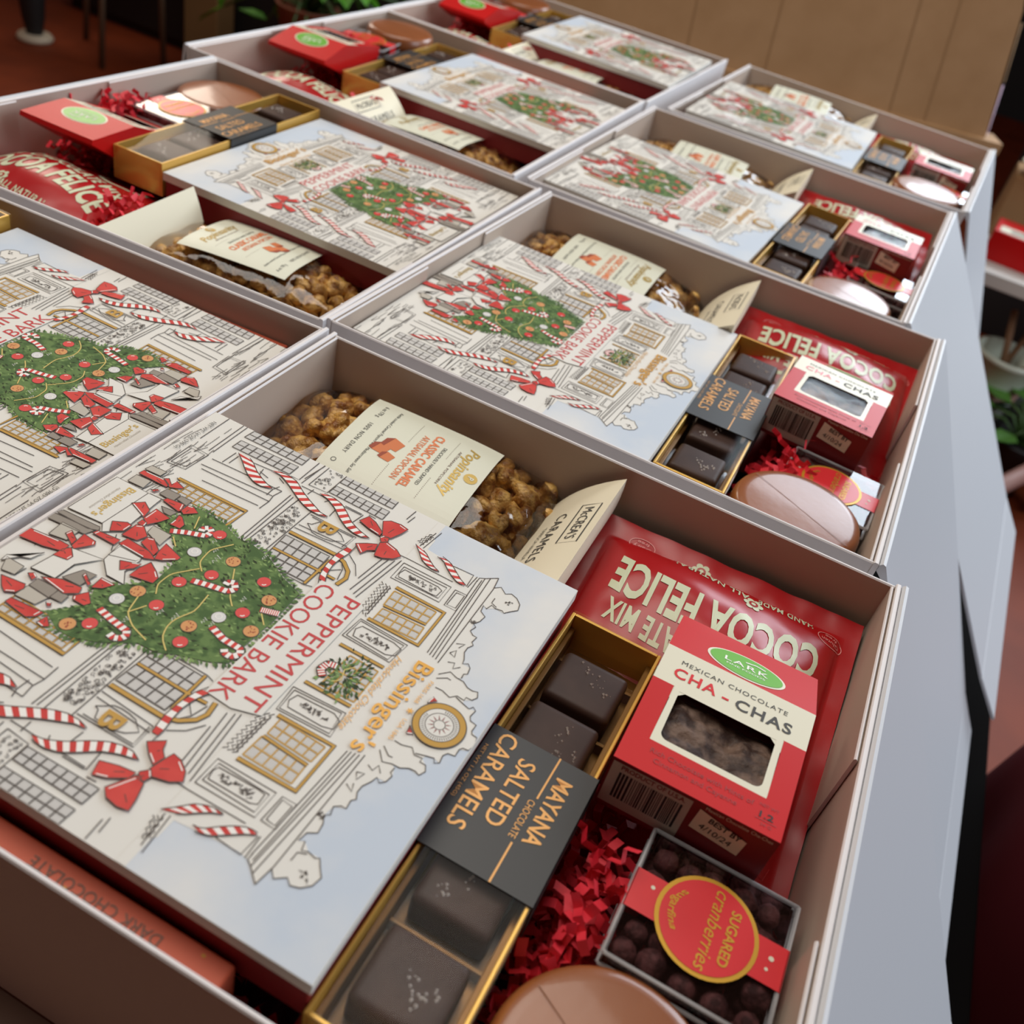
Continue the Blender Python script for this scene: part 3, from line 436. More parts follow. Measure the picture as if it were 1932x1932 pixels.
# ---------------------------------------------------------------- chocolate bar (stands on its long edge)
def make_bar(label):
    t = thing('chocolate_bar', label, 'chocolate bar', group='chocolate bars')
    b = MB(); b.box(-0.090, 0.090, -0.0062, 0.0062, 0, 0.058, 'coral'); b.build('wrapper', t, bevel=0.0012)
    p = MB(); p.text('DARK CHOCOLATE', (0.062, 0.001), (-1, 0), (0, -1), 0.06, 0.0045, 0.0583, 'grey_ink')
    for x, y, r in [(-0.012, -0.004, 0.0018), (0.052, -0.004, 0.0011), (0.078, 0.003, 0.0009), (-0.06, 0.003, 0.0012), (0.02, -0.003, 0.0008)]: p.ell(x, y, r, r * 0.7, 0.0583, 'titlegold', 8)
    p.build('wrapper_print', t)
    return t

# ---------------------------------------------------------------- bag of popcorn
PU, PV, PT = 0.101, 0.062, 0.052
def bag_h(u, v):
    a = max(0, 1 - abs(u / PU) ** 3.2); b = max(0, 1 - abs(v / PV) ** 3.2)
    return 0.012 + (PT - 0.012) * (a * b) ** 0.45
def kernel_mesh(seed):
    import bmesh
    rnd = random.Random(seed); bm = bmesh.new(); bmesh.ops.create_icosphere(bm, subdivisions=3, radius=1)
    lob = [Vector((rnd.gauss(0, 1), rnd.gauss(0, 1), rnd.gauss(0, 1))).normalized() for _ in range(16)]; am = [rnd.uniform(0.26, 0.70) for _ in lob]
    vs = []
    for v in bm.verts:
        d = v.co.normalized(); r = 0.42
        for l, a in zip(lob, am): r = max(r, 0.42 + a * max(0.0, (d.dot(l) - 0.72) / 0.28) ** 0.40)
        r += 0.13 * noise.noise(d * 3.1 + Vector((seed, 0, 0))) + 0.09 * noise.noise(d * 8 + Vector((0, seed, 0)))
        vs.append(d * r)
    fs = [[q.index for q in f.verts] for f in bm.faces]; bm.free(); return vs, fs
KERN = [kernel_mesh(i) for i in range(6)]
def label_fn(x, y):      # label plane coordinates -> bag surface
    return bag_h(x * 0.92, y * 0.86)
def make_popcorn(label):
    rnd = random.Random(3)
    t = thing('popcorn_bag', label, 'snack bag', group='caramel popcorn bags')
    k = MB()
    for lay, (z0, n) in enumerate([(0.012, 16), (0.0, 16)]):
        for i in range(12):
            for j in range(7):
                u = -0.090 + 0.180 * (i + (0.5 if j % 2 else 0)) / 11.5 + rnd.uniform(-0.003, 0.003); v = -0.052 + 0.104 * j / 6 + rnd.uniform(-0.003, 0.003)
                if abs(u) > 0.094: continue
                h = bag_h(u, v); r = rnd.uniform(0.0086, 0.0132)
                z = h - r * rnd.uniform(0.85, 1.35) if lay == 0 else h - r * 2.6
                if z < r * 0.7: z = r * 0.7
                vs, fs = KERN[rnd.randrange(6)]
                m = Matrix.Rotation(rnd.uniform(0, 6.28), 3, Vector((rnd.gauss(0, 1), rnd.gauss(0, 1), rnd.gauss(0, 1))).normalized())
                k.add([((m @ p) * r + Vector((u, v, z)))[:] for p in vs], fs, 'popcorn')
    o = k.build('popcorn', t, True); o['kind'] = 'stuff'
    f = MB()
    def top(a, b):
        u = -0.112 + 0.224 * a; v = -PV - 0.004 + (2 * PV + 0.008) * b
        e = max(0, (abs(u) - 0.094) / 0.018)
        z = bag_h(u, v) + 0.0012 + 0.0022 * noise.noise(Vector((u * 55, v * 55, 0))) + 0.004 * e * math.sin(b * 34)
        return (u, v, max(z, 0.004))
    f.grid(top, 60, 34, 'film')
    f.grid(lambda a, b: (-0.112 + 0.224 * a, PV + 0.004 - (2 * PV + 0.008) * b, 0.0012), 4, 4, 'film')
    f.build('cello_film', t, True)
    L = MB()
    def lm(x, y, z): x += 0.007; return (x, y, label_fn(x, y) + 0.0024 + z)
    L.map = lm
    W, Hh = 0.0475, 0.043
    n = 18
    for i in range(n):
        for j in range(n):
            x0, x1 = -W + 2 * W * i / n, -W + 2 * W * (i + 1) / n; y0, y1 = -Hh + 2 * Hh * j / n, -Hh + 2 * Hh * (j + 1) / n
            L.add([(x0, y0, 0), (x1, y0, 0), (x1, y1, 0), (x0, y1, 0)], [[0, 1, 2, 3]], 'label')
    rt, up = (0, -1), (1, 0); z = 0.0002; s = 0.88
    L.text('Popinsanity', (0.0285, 0.031), rt, up, 0.05, 0.0075, z, 'labelgold', 0.02, 0.3)
    L.ell(0.0405, 0.005, 0.0046, 0.0046, z, 'labelgold', 14); L.text('P', (0.0385, 0.0062), rt, up, 0.0025, 0.004, z * 2, 'label', 0.02)
    L.text('ARTISANAL POPCORN', (0.0235, 0.024), rt, up, 0.036, 0.0017, z, 'grey_ink')
    L.text('DELICIOUSLY HAND CRAFTED', (0.0135, 0.0205), rt, up, 0.0405, 0.0024, z, 'black_ink')
    L.text('CLASSIC CARAMEL', (0.0045, 0.0295), rt, up, 0.0565, 0.0058, z, 'orange', 0.03)
    L.text('ARTISANAL POPCORN', (-0.0025, 0.024), rt, up, 0.0475, 0.0044, z, 'orange', 0.01)
    for px_, y0, y1 in [(0.0195, 0.032, 0.012), (0.0195, -0.01, -0.03), (-0.008, 0.033, 0.012), (-0.008, -0.014, -0.034)]:
        for q in range(14):
            yy = y0 + (y1 - y0) * q / 13; L.ell(px_, yy, 0.0003, 0.0003, z, 'grey_ink', 5)
    for (cx, cy, q) in [(-0.0135, 0.004, 0.0058), (-0.019, -0.0035, 0.0052), (-0.0118, -0.0085, 0.0042)]:
        L.poly([(cx - q, cy - q * 0.8), (cx + q * 0.6, cy - q), (cx + q, cy + q * 0.5), (cx - q * 0.5, cy + q)], z, 'caramelpic'); L.poly([(cx - q, cy - q * 0.8), (cx - q * 0.5, cy + q), (cx - q * 1.3, cy + q * 0.5), (cx - q * 1.5, cy - q * 0.6)], z * 1.3, 'caramelpic2')
    L.text('Kettle cooked Caramel Popcorn with Mediterranean Sea Salt', (-0.027, 0.036), rt, up, 0.07, 0.0023, z, 'black_ink', 0, 0.35)
    L.text('100% NON DAIRY', (-0.0385, 0.014), rt, up, 0.034, 0.0030, z, 'black_ink', 0, 0, 1.2)
    L.text('6 oz 170 g', (-0.0385, 0.036), rt, up, 0.014, 0.0030, z, 'black_ink')
    L.ell(-0.039, -0.0285, 0.0018, 0.0018, z, 'black_ink', 14, 0.0014, 0.0014)
    L.build('paper_label', t, False)
    return t

# ---------------------------------------------------------------- pillow box of caramels (long axis y, chord in x, bulging up)
def make_pillow(label):
    t = thing('caramel_pillow_box', label, 'box', group='caramel pillow boxes')
    b = MB(); CH, BU, LN = 0.104, 0.017, 0.117
    prof = [(-CH / 2 + CH * i / 16, BU * (1 - (2 * i / 16 - 1) ** 2)) for i in range(17)]
    ring = prof + [(x, -z * 0.9) for x, z in prof[-2:0:-1]]
    n = len(ring)
    def ye(x, s): return s * (LN / 2 - 0.004 * (1 - (2 * x / CH) ** 2))
    vs = [(x, ye(x, -1), z) for x, z in ring] + [(x, ye(x, 1), z) for x, z in ring]
    b.add(vs, [[i, n + i, n + (i + 1) % n, (i + 1) % n] for i in range(n)], 'cream')
    for s, o in ((-1, 0), (1, n)):
        # concave end flap
        cen = [(x, ye(x, s) - s * 0.010 * (1 - (2 * x / CH) ** 2), 0.0) for x, z in prof]
        vv = [vs[o + i] for i in range(17)] + cen
        fs = [[i, i + 1, 17 + i + 1, 17 + i] for i in range(16)]
        b.add(vv, fs if s < 0 else [f[::-1] for f in fs], 'cream')
        low = [vs[o + 0]] + [vs[o + n - i] for i in range(1, 16)] + [vs[o + 16]]
        b.add(low + cen, [f[::-1] for f in fs] if s < 0 else fs, 'cream')
    b.build('carton', t, True).modifiers.new('sharp', 'EDGE_SPLIT').split_angle = R(35)
    p = MB(); p.map = lambda x, y, z: (x, y, BU * (1 - (2 * x / CH) ** 2) + 0.0004 + z)
    rt, up = (0, -1), (1, 0)
    p.text('McCREA\'S', (0.0385, 0.024), rt, up, 0.037, 0.0058, 0, 'black_ink')
    q = [(0.0352, 0.028), (0.0475, 0.028), (0.0475, -0.017), (0.0352, -0.017), (0.0352, 0.028)]; p.line(q, 0.0007, 0, 'black_ink')
    p.text('CARAMELS', (0.0205, 0.022), rt, up, 0.055, 0.0072, 0, 'black_ink', 0, 0, 1.15)
    p.text('TAPIOCA VANILLA', (0.0135, 0.010), rt, up, 0.036, 0.0034, 0, 'black_ink')
    p.build('carton_print', t)
    return t

# ---------------------------------------------------------------- cocoa pouch
QU, QV = 0.0875, 0.109
def pouch_h(u, v):
    a = max(0, 1 - abs(u / (QU - 0.011)) ** 2.6); b = max(0, 1 - abs((v + 0.006) / (QV - 0.012)) ** 2.4)
    t = min(1, max(0, (v + 0.075) / 0.11)); return 0.003 + 0.027 * (0.30 + 0.70 * t * t * (3 - 2 * t)) * (a * b) ** 0.5 * (1 + 0.10 * math.sin(u * 42 + v * 30))
def make_pouch(label):
    t = thing('cocoa_pouch', label, 'pouch', group='cocoa pouches')
    b = MB()
    b.grid(lambda a, c: (-QU + 2 * QU * a, -QV + 2 * QV * c, pouch_h(-QU + 2 * QU * a, -QV + 2 * QV * c) + 0.0012 * noise.noise(Vector((a * 9, c * 11, 2)))), 84, 98, 'pouch')
    b.grid(lambda a, c: (QU - 2 * QU * a, -QV + 2 * QV * c, 0.001), 6, 6, 'pouch')
    b.build('pouch_body', t, True)
    p = MB(); p.map = lambda x, y, z: (x, y, pouch_h(x, y) + 0.0012 * noise.noise(Vector(((x + QU) / (2 * QU) * 9, (y + QV) / (2 * QV) * 11, 2))) + 0.0004 + z)
    rt, up = (-1, 0), (0, -1)
    arch = lambda k: (lambda a, b_: (a, b_ + k * (1 - ((a - 0.0625) / 0.0625) ** 2)))
    p.text('COCOA FELICE', (0.0655, 0.0695), rt, up, 0.128, 0.027, 0, 'pouchtext', 0.035, 0, 1.05, arch(0.012), 2)
    p.text('HOT CHOCOLATE MIX', (0.064, 0.036), rt, up, 0.122, 0.0150, 0, 'pouchtext', 0.03, 0, 1.1, arch(0.012), 2)
    p.text('HAND MADE', (0.058, 0.0900), rt, up, 0.036, 0.0060, 0, 'pouchtext', 0.02, 0, 1.1, lambda a, b_: (a, b_ + a * 0.16))
    p.text('ALL NATURAL', (0.016, 0.0830), rt, up, 0.050, 0.0060, 0, 'pouchtext', 0.02, 0, 1.1, lambda a, b_: (a, b_ - a * 0.12))
    for x, y in ((0.0195, 0.0745), (-0.016, 0.0945)):
        for i in range(6): p.ell(x + 0.0042 * math.cos(i * 1.047), y + 0.0042 * math.sin(i * 1.047), 0.0022, 0.0022, 0, 'pouchtext', 10)
        p.ell(x, y, 0.0030, 0.0030, 0.0002, 'pouch', 12); p.ell(x, y, 0.0015, 0.0015, 0.0003, 'pouchtext', 10)
    for x, s1, s2 in ((0.070, 'Gluten', 'free'), (-0.056, 'Dairy', 'free')):
        y = 0.082 if x > 0 else 0.094
        p.ell(x, y, 0.0088, 0.0060, 0, 'pouchtext2', 24, 0.0083, 0.0055)
        p.text(s1, (x + 0.006, y - 0.0002), rt, up, 0.012, 0.0028, 0, 'pouchtext2'); p.text(s2, (x + 0.004, y + 0.0038), rt, up, 0.008, 0.0026, 0, 'pouchtext2')
    p.ell(-0.030, -0.016, 0.023, 0.021, 0, 'pouchtext', 36, 0.0185, 0.0165)
    p.build('pouch_print', t)
    return t

# ---------------------------------------------------------------- tray of salted caramels
def rbox(b, hx, hy, hz, r, m, n=4, cx=0, cy=0, cz=0):
    import bmesh
    bm = bmesh.new(); bmesh.ops.create_cube(bm, size=1); bmesh.ops.scale(bm, vec=(2 * hx, 2 * hy, 2 * hz), verts=bm.verts)
    bmesh.ops.bevel(bm, geom=bm.edges[:], offset=r, segments=n, profile=0.6, affect='EDGES')
    bm.verts.index_update()
    b.add([(v.co.x + cx, v.co.y + cy, v.co.z + cz) for v in bm.verts], [[q.index for q in f.verts] for f in bm.faces], m); bm.free()
SW, SL, SH = 0.0265, 0.1235, 0.030
def make_salted(label):
    rnd = random.Random(11)
    t = thing('salted_caramel_tray', label, 'candy box', group='salted caramel boxes')
    b = MB(); th = 0.0019
    b.box(-SW, SW, -SL, SL, 0, 0.002, 'goldtray')
    for x0, x1, y0, y1 in ((-SW, -SW + th, -SL, SL), (SW - th, SW, -SL, SL), (-SW + th, SW - th, -SL, -SL + th), (-SW + th, SW - th, SL - th, SL)): b.box(x0, x1, y0, y1, 0.002, SH, 'goldtray')
    b.build('gold_tray', t, bevel=0.0005)
    c = MB()   # thermoformed insert
    for y in (0.104, 0.064, 0.0235, -0.022, -0.069): c.box(-SW + th, SW - th, y - 0.0011, y + 0.0011, 0.002, 0.013, 'goldin')
    c.box(-SW + th, SW - th, -SL + th, SL - th, 0.002, 0.006, 'goldin')
    for s in (-1, 1): c.box(min(s * (SW - th), s * (SW - th - 0.003)), max(s * (SW - th), s * (SW - th - 0.003)), -SL + th, SL - th, 0.006, 0.021, 'goldin')
    c.build('insert', t, bevel=0.0005)
    for i, y in enumerate((0.084, 0.044, 0.001, -0.046, -0.092)):
        k = MB(); rbox(k, 0.0182, 0.0172, 0.0098, 0.0042, 'choc', 4, rnd.uniform(-0.001, 0.001), y, 0.0158)
        o = k.build('chocolate', t, True)
        s = MB()
        for cl in range(4):
            cx, cy = rnd.uniform(-0.011, 0.012), y + rnd.uniform(-0.011, 0.010)
            for _ in range(5):
                q = rnd.uniform(0.0003, 0.0009); x = cx + rnd.gauss(0, 0.0018); yy = cy + rnd.gauss(0, 0.0018)
                s.add([(x - q, yy, 0.0256), (x + q * 0.4, yy - q, 0.0256), (x + q, yy + q * 0.6, 0.0256), (x - q * 0.3, yy + q, 0.0256), (x, yy, 0.0256 + q * 1.3)], [[0, 1, 4], [1, 2, 4], [2, 3, 4], [3, 0, 4]], 'salt')
        so = s.build('salt_flakes', o); so['kind'] = 'stuff'
    f = MB(); g = 0.0008
    f.box(-SW - g, SW + g, -SL - g, SL + g, 0.014, SH + g, 'acetate'); f.build('clear_sleeve', t)
    w_ = MB(); g = 0.0014; y0, y1 = -0.044, 0.029
    w_.box(-SW - g, SW + g, y0, y1, SH + 0.0009, SH + g, 'band')
    for s in (-1, 1): w_.box(min(s * (SW + 0.0009), s * (SW + g)), max(s * (SW + 0.0009), s * (SW + g)), y0, y1, 0.001, SH + g, 'band')
    z = SH + g + 0.0002; rt, up = (0, -1), (1, 0)
    w_.text('MAYANA', (0.0105, 0.0187), rt, up, 0.0385, 0.0076, z, 'copper', 0.02)
    w_.text('CHOCOLATE', (0.0042, 0.001), rt, up, 0.0215, 0.0033, z, 'copper')
    w_.line([(0.0075, 0.029), (0.0072, 0.003)], 0.0009, z, 'copper'); w_.line([(0.0072, -0.0225), (0.0072, -0.044)], 0.0009, z, 'copper')
    w_.text('SALTED', (-0.0085, 0.0185), rt, up, 0.0385, 0.0083, z, 'copper', 0.008)
    w_.text('CARAMELS', (-0.0215, 0.0272), rt, up, 0.0570, 0.0083, z, 'copper', 0.008)
    w_.text('NET WT 1.6 OZ (45G)', (-0.0258, 0.016), rt, up, 0.033, 0.0017, z, 'copper')
    w_.build('paper_band', t)
    return t

# ---------------------------------------------------------------- cha-chas carton
KF, KB, KD, KT = 0.0415, 0.089, 0.019, 0.034     # fold line, rear ridge, drop of the flap, thickness
def cha_map(x, y, z):
    if y <= KF: return (x, y, KT + z)
    s = (y - KF); L = math.hypot(KB - KF, KD); c, d = (KB - KF) / L, KD / L
    return (x, KF + s * c + z * d, KT - s * d + z * c)
def make_cha(label):
    t = thing('cookie_carton', label, 'box', group='cookie cartons')
    b = MB(); X = 0.0395; y0 = -0.0415
    wx, wy0, wy1 = 0.0250, -0.0190, 0.0135
    pr = [(y0, 0), (y0, KT), (KF, KT), (KB, KT - KD), (KB, KT - KD - 0.004), (KF, 0)]
    # sides, bottom, back
    for s in (-1, 1):
        vv = [(s * X, y, z) for y, z in pr]; b.add(vv, [[0, 1, 2, 3, 4, 5] if s < 0 else [5, 4, 3, 2, 1, 0]], 'chared')
    for i, m in ((0, 'chadark'), (2, 'chared'), (3, 'chared'), (4, 'chared'), (5, 'chared')):  # bottom face takes the darker red, its shade painted in
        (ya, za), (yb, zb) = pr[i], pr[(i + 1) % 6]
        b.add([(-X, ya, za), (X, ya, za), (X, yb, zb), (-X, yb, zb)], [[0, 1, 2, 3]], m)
    # face with a rounded window opening
    n = 7; rr = 0.004; win = []
    for cx, cy, a0 in ((wx - rr, wy0 + rr, -90), (wx - rr, wy1 - rr * 0.2, 0), (-wx + rr, wy1 - rr * 0.2, 90), (-wx + rr, wy0 + rr, 180)):
        top = cy > 0
        if top: win.append((wx if cx > 0 else -wx, wy1))
        else: win += [(cx + rr * math.cos(R(a0 + 90 * i / n)), cy + rr * math.sin(R(a0 + 90 * i / n))) for i in range(n + 1)]
    def frame(inner, outer_rect, z, m):
        ox0, ox1, oy0, oy1 = outer_rect; out = []
        for x, y in inner:
            cx, cy = 0, (wy0 + wy1) / 2; dx, dy = x - cx, y - cy
            k = min((ox1 - cx) / dx if dx > 0 else ((ox0 - cx) / dx if dx < 0 else 1e9), (oy1 - cy) / dy if dy > 0 else ((oy0 - cy) / dy if dy < 0 else 1e9))
            out.append((cx + dx * k, cy + dy * k))
        nn = len(inner)
        b.add([(x, y, z) for x, y in inner] + [(x, y, z) for x, y in out], [[nn + i, nn + (i + 1) % nn, (i + 1) % nn, i] for i in range(nn)], m)
        return out
    out = frame(win, (-0.0285, 0.0285, -0.0225, 0.0155), KT, 'chacream')
    b.poly([(-X, y0), (X, y0), (X, -0.0225), (-X, -0.0225)], KT, 'chared')
    b.poly([(-X, -0.0225), (-0.0285, -0.0225), (-0.0285, 0.0155), (-X, 0.0155)], KT, 'chared'); b.poly([(0.0285, -0.0225), (X, -0.0225), (X, 0.0155), (0.0285, 0.0155)], KT, 'chared')
    b.poly([(-X, 0.0155), (X, 0.0155), (X, KF), (-X, KF)], KT, 'chacream')
    # frame corner fill where the outer trace cuts the corners
    for sx in (-1, 1):
        for yy, sy in ((-0.0225, 1), (0.0155, -1)):
            b.poly([(sx * 0.0285, yy), (sx * 0.020, yy), (sx * 0.0285, yy + sy * 0.0085)], KT - 0.0001, 'chacream')
    b.build('carton', t)
    p = MB(); p.map = cha_map
    p.ell(0.001, 0.0585, 0.0215, 0.0155, 0.0002, 'chacream', 44); p.ell(0.001, 0.0585, 0.0200, 0.0140, 0.0004, 'lark', 44)
    p.text('LARK', (-0.011, 0.0565), (1, 0), (0, 1), 0.024, 0.0055, 0.0006, 'white', 0.01, 0, 1.2); p.text('FINE FOODS', (-0.0095, 0.0520), (1, 0), (0, 1), 0.021, 0.0022, 0.0006, 'white')
    p.line([(0.000, 0.0648), (0.006, 0.0668), (0.011, 0.0655)], 0.0012, 0.0006, 'white')
    p.text('MEXICAN CHOCOLATE', (-0.0295, 0.0315), (1, 0), (0, 1), 0.056, 0.0028, 0.0002, 'black_ink', 0, 0, 1.15)
    p.text('CHA', (-0.0312, 0.0215), (1, 0), (0, 1), 0.0225, 0.0066, 0.0002, 'candyred', 0.02, 0, 1.15)
    p.text('-', (-0.0055, 0.0210), (1, 0), (0, 1), 0.0035, 0.0066, 0.0002, 'candyred', 0.02); p.text('CHAS', (0.0015, 0.0205), (1, 0), (0, 1), 0.0290, 0.0066, 0.0002, 'black_ink', 0.02, 0, 1.15)
    p.text('Rich Chocolate with Hints of', (-0.026, -0.0295), (1, 0), (0, 1), 0.050, 0.0028, 0.0002, 'chatext'); p.text('Cinnamon and Cayenne', (-0.023, -0.0345), (1, 0), (0, 1), 0.040, 0.0028, 0.0002, 'chatext')
    p.text('NET WT', (0.0265, -0.0275), (1, 0), (0, 1), 0.009, 0.0016, 0.0002, 'chatext'); p.text('1.2', (0.0275, -0.0335), (1, 0), (0, 1), 0.0065, 0.0032, 0.0002, 'barcode', 0.02); p.line([(0.026, -0.0348), (0.036, -0.0348)], 0.0003, 0.0002, 'chatext'); p.text('34 G', (0.029, -0.0378), (1, 0), (0, 1), 0.005, 0.0016, 0.0002, 'chatext')
    p.build('carton_print', t)
    # bottom panel with its barcode and date sticker
    p = MB()
    p.map = lambda x, y, z: (x, y0 - 0.0002 - z, y)
    p.poly([(-X + 0.001, 0.003), (0.000, 0.003), (0.000, KT - 0.002), (-X + 0.001, KT - 0.002)], 0, 'wash1')
    rnd = random.Random(5); x = -0.034
    while x < -0.004:
        wd = rnd.choice((0.0004, 0.0007, 0.0011)); p.poly([(x, 0.009), (x + wd, 0.009), (x + wd, 0.0265), (x, 0.0265)], 0.0002, 'barcode'); x += wd + rnd.choice((0.0004, 0.0006, 0.0009))
    p.text('PRODUCT OF U.S.A.', (-0.034, 0.0285), (1, 0), (0, 1), 0.031, 0.0027, 0.0002, 'chadark', 0.02)
    p.poly([(0.003, 0.016), (0.027, 0.013), (0.028, 0.024), (0.004, 0.030)], 0.0002, 'chacream')
    p.text('BEST BY', (0.0095, 0.0245), (0.98, -0.15), (0.15, 0.98), 0.016, 0.0032, 0.0004, 'barcode', 0.02); p.text('4/10/24', (0.0065, 0.0185), (0.98, -0.15), (0.15, 0.98), 0.016, 0.0036, 0.0004, 'barcode')
    p.text('Mexican Chocolate Cha-Chas', (0.006, 0.031), (1, 0), (0, 1), 0.031, 0.0020, 0.0002, 'chacream')
    p.build('barcode_panel', t)
    k = MB()
    k.grid(lambda a, c: (-0.030 + 0.06 * a, -0.023 + 0.042 * c, 0.020 + 0.0095 * (0.55 + 0.45 * abs(math.sin(a * 4.2 + 0.6))) * max(0, math.sin(c * 3.14)) ** 0.25 + 0.0020 * noise.noise(Vector((a * 9, c * 7, 1)))), 40, 28, 'choccookie')
    k.build('cookies', t, True)
    f = MB(); f.poly(win, KT - 0.0008, 'acetate')
    f.grid(lambda a, c: (-0.027 + 0.054 * a, -0.021 + 0.037 * c, KT - 0.0022 + 0.0012 * noise.noise(Vector((a * 3, c * 2.5, 5)))), 20, 14, 'windowfilm')
    f.build('window_film', t, True)
    return t

# ---------------------------------------------------------------- clear box of sugared cranberries
CX, CY, CZ = 0.0345, 0.0330, 0.033
def make_cran(label):
    rnd = random.Random(9)
    t = thing('cranberry_box', label, 'candy box', group='sugared cranberry boxes')
    s = MB(); s.box(-CX, CX, -CY, CY, 0, CZ, 'acrylic'); s.box(-CX + 0.0018, CX - 0.0018, -CY + 0.0018, CY - 0.0018, 0.0018, CZ - 0.0018, 'acrylic')
    s.build('clear_shell', t)
    e = MB(); r = 0.0011
    for zz in (CZ - r, r, CZ - 0.010):
        q = [(-CX, -CY), (CX, -CY), (CX, CY), (-CX, CY)]
        for i in range(4):
            a, b_ = q[i], q[(i + 1) % 4]; e.tube([(a[0], a[1], zz), (b_[0], b_[1], zz)], r, 'acrylicedge', 6)
    e.build('shell_edge', t, True)
    k = MB(); vs0, fs0 = KERN[0]
    import bmesh
    bm = bmesh.new(); bmesh.ops.create_icosphere(bm, subdivisions=2, radius=1); ico = [v.co.copy() for v in bm.verts]; icf = [[q.index for q in f.verts] for f in bm.faces]; bm.free()
    for lay in range(3):
        for i in range(5):
            for j in range(5):
                r = rnd.uniform(0.0052, 0.0068); c = Vector((-0.026 + 0.013 * i + rnd.uniform(-0.002, 0.002), -0.025 + 0.0125 * j + rnd.uniform(-0.002, 0.002), 0.0078 + lay * 0.0085))
                k.add([(c + p * r * (1 + 0.12 * noise.noise(p * 2.5 + c * 900)))[:] for p in ico], icf, 'berry')
    o = k.build('cranberries', t, True); o['kind'] = 'stuff'
    b = MB(); z = CZ + 0.0004
    b.box(-CX - 0.0004, CX + 0.0004, -0.0100, 0.0100, z - 0.0002, z, 'candyred')
    for sx in (-1, 1): b.box(min(sx * (CX + 0.0001), sx * (CX + 0.0006)), max(sx * (CX + 0.0001), sx * (CX + 0.0006)), -0.01, 0.01, 0.004, z, 'candyred')
    for x, y, r in ((0.0285, 0.002, 0.0012), (0.0275, -0.0035, 0.0008), (-0.026, 0.004, 0.001)): b.ell(x, y, r, r, z + 0.0002, 'chacream', 10)
    b.ell(0, 0, 0.0228, 0.0232, z + 0.0003, 'stickgold', 40); b.ell(0, 0, 0.0208, 0.0212, z + 0.0005, 'candyred', 40)
    rt, up = (0, -1), (1, 0)
    b.text('SUGARED', (0.0080, 0.0135), rt, up, 0.027, 0.0043, z + 0.0007, 'stickgold', 0.02)
    b.text('cranberries', (-0.0005, 0.0190), rt, up, 0.039, 0.0062, z + 0.0007, 'stickgold', 0.0, 0.25)
    b.text('sugarfina', (-0.0135, 0.0105), rt, up, 0.020, 0.0036, z + 0.0007, 'stickgold', 0.01, 0, 1, lambda a, c: (a, c - 0.004 * (1 - ((a - 0.010) / 0.010) ** 2)))
    b.build('band_sticker', t)
    return t

# ---------------------------------------------------------------- round chocolate coated cookie
def make_cookie(label):
    b = MB(); r, h = 0.0465, 0.021
    prof = [(0.0001, 0), (r * 0.93, 0), (r * 0.985, 0.003), (r, 0.008), (r * 0.985, 0.0155), (r * 0.955, 0.0190), (r * 0.91, 0.0207), (r * 0.80, h), (r * 0.4, h + 0.0003), (0.0001, h + 0.0004)]
    b.lathe(prof, 'tan', 64)
    o = b.build('chocolate_coated_cookie', None, True)
    d = MB(); d.line([(-0.036, 0.020), (-0.012, 0.007), (0.012, -0.006), (0.038, -0.019)], 0.0005, h + 0.0005, 'tancrack'); d.build('surface_crack', o)
    tag(o, label, 'cookie', 'chocolate coated cookies')
    return o
# ---------------------------------------------------------------- room and table
TZ = -0.130; BZ = -0.1065
def struct(mb, name): o = mb.build(name); o['kind'] = 'structure'; return o
f = MB(); f.box(-7, 5, -3, 7, -1.0, -0.9, 'floor'); struct(f, 'floor')
f = MB(); f.box(-7, 5, 6.9, 7, -0.9, 1.4, 'dark'); struct(f, 'wall_rear')
tb = thing('display_table', 'dark wooden table under the rows of open gift boxes', 'table', (0, 0.7, -0.9))
b = MB(); b.box(-0.62, 0.409, -1.35, 1.45, TZ + 0.9 - 0.035, TZ + 0.9, 'table'); b.build('tabletop', tb, bevel=0.003)
for x in (-0.5, 0.35):
    for y in (-1.28, 1.38):
        b = MB(); b.box(x - 0.03, x + 0.03, y - 0.03, y + 0.03, 0, TZ + 0.9 - 0.035, 'table'); b.build('leg', tb)

# ---------------------------------------------------------------- open gift boxes
TH = 0.0024; DEEP = 0.1005
BOX = {  # inner rim corners: front-left, front-right, rear-right, rear-left
 'R1': ((0.0010, -0.3920), (0.4000, -0.3920), (0.3985, -0.0010), (0.0022, -0.0035)),
 'R2': ((-0.0112, 0.0150), (0.3826, 0.0165), (0.3884, 0.4000), (-0.0020, 0.3877)),
 'R3': ((-0.0335, 0.4066), (0.3545, 0.4124), (0.3677, 0.8190), (-0.0312, 0.8117)),
 'R4': ((-0.0155, 0.8325), (0.3833, 0.8478), (0.3999, 1.2384), (-0.0040, 1.2480)),
 'L1': ((-0.4120, -0.3900), (-0.0175, -0.3920), (-0.0138, -0.0025), (-0.4100, -0.0290)),
 'L2': ((-0.4280, -0.0120), (-0.0231, 0.0101), (-0.0212, 0.3864), (-0.4183, 0.3937)),
 'L3': ((-0.4599, 0.4039), (-0.0547, 0.3984), (-0.0578, 0.8185), (-0.4538, 0.8126)),
 'L4': ((-0.4560, 0.8207), (-0.0540, 0.8256), (-0.0489, 1.2299), (-0.4520, 1.2250))}
LID = {'R1': 30, 'R2': 29.4, 'R3': 36, 'R4': 23, 'L1': 8, 'L2': 8, 'L3': 8, 'L4': 8}
WHERE = {'R1': 'the nearest right-hand gift box', 'R2': 'the second right-hand gift box', 'R3': 'the third right-hand gift box',
 'R4': 'the farthest right-hand gift box', 'L1': 'the nearest left-hand gift box', 'L2': 'the second left-hand gift box', 'L3': 'the third left-hand gift box', 'L4': 'the farthest left-hand gift box'}
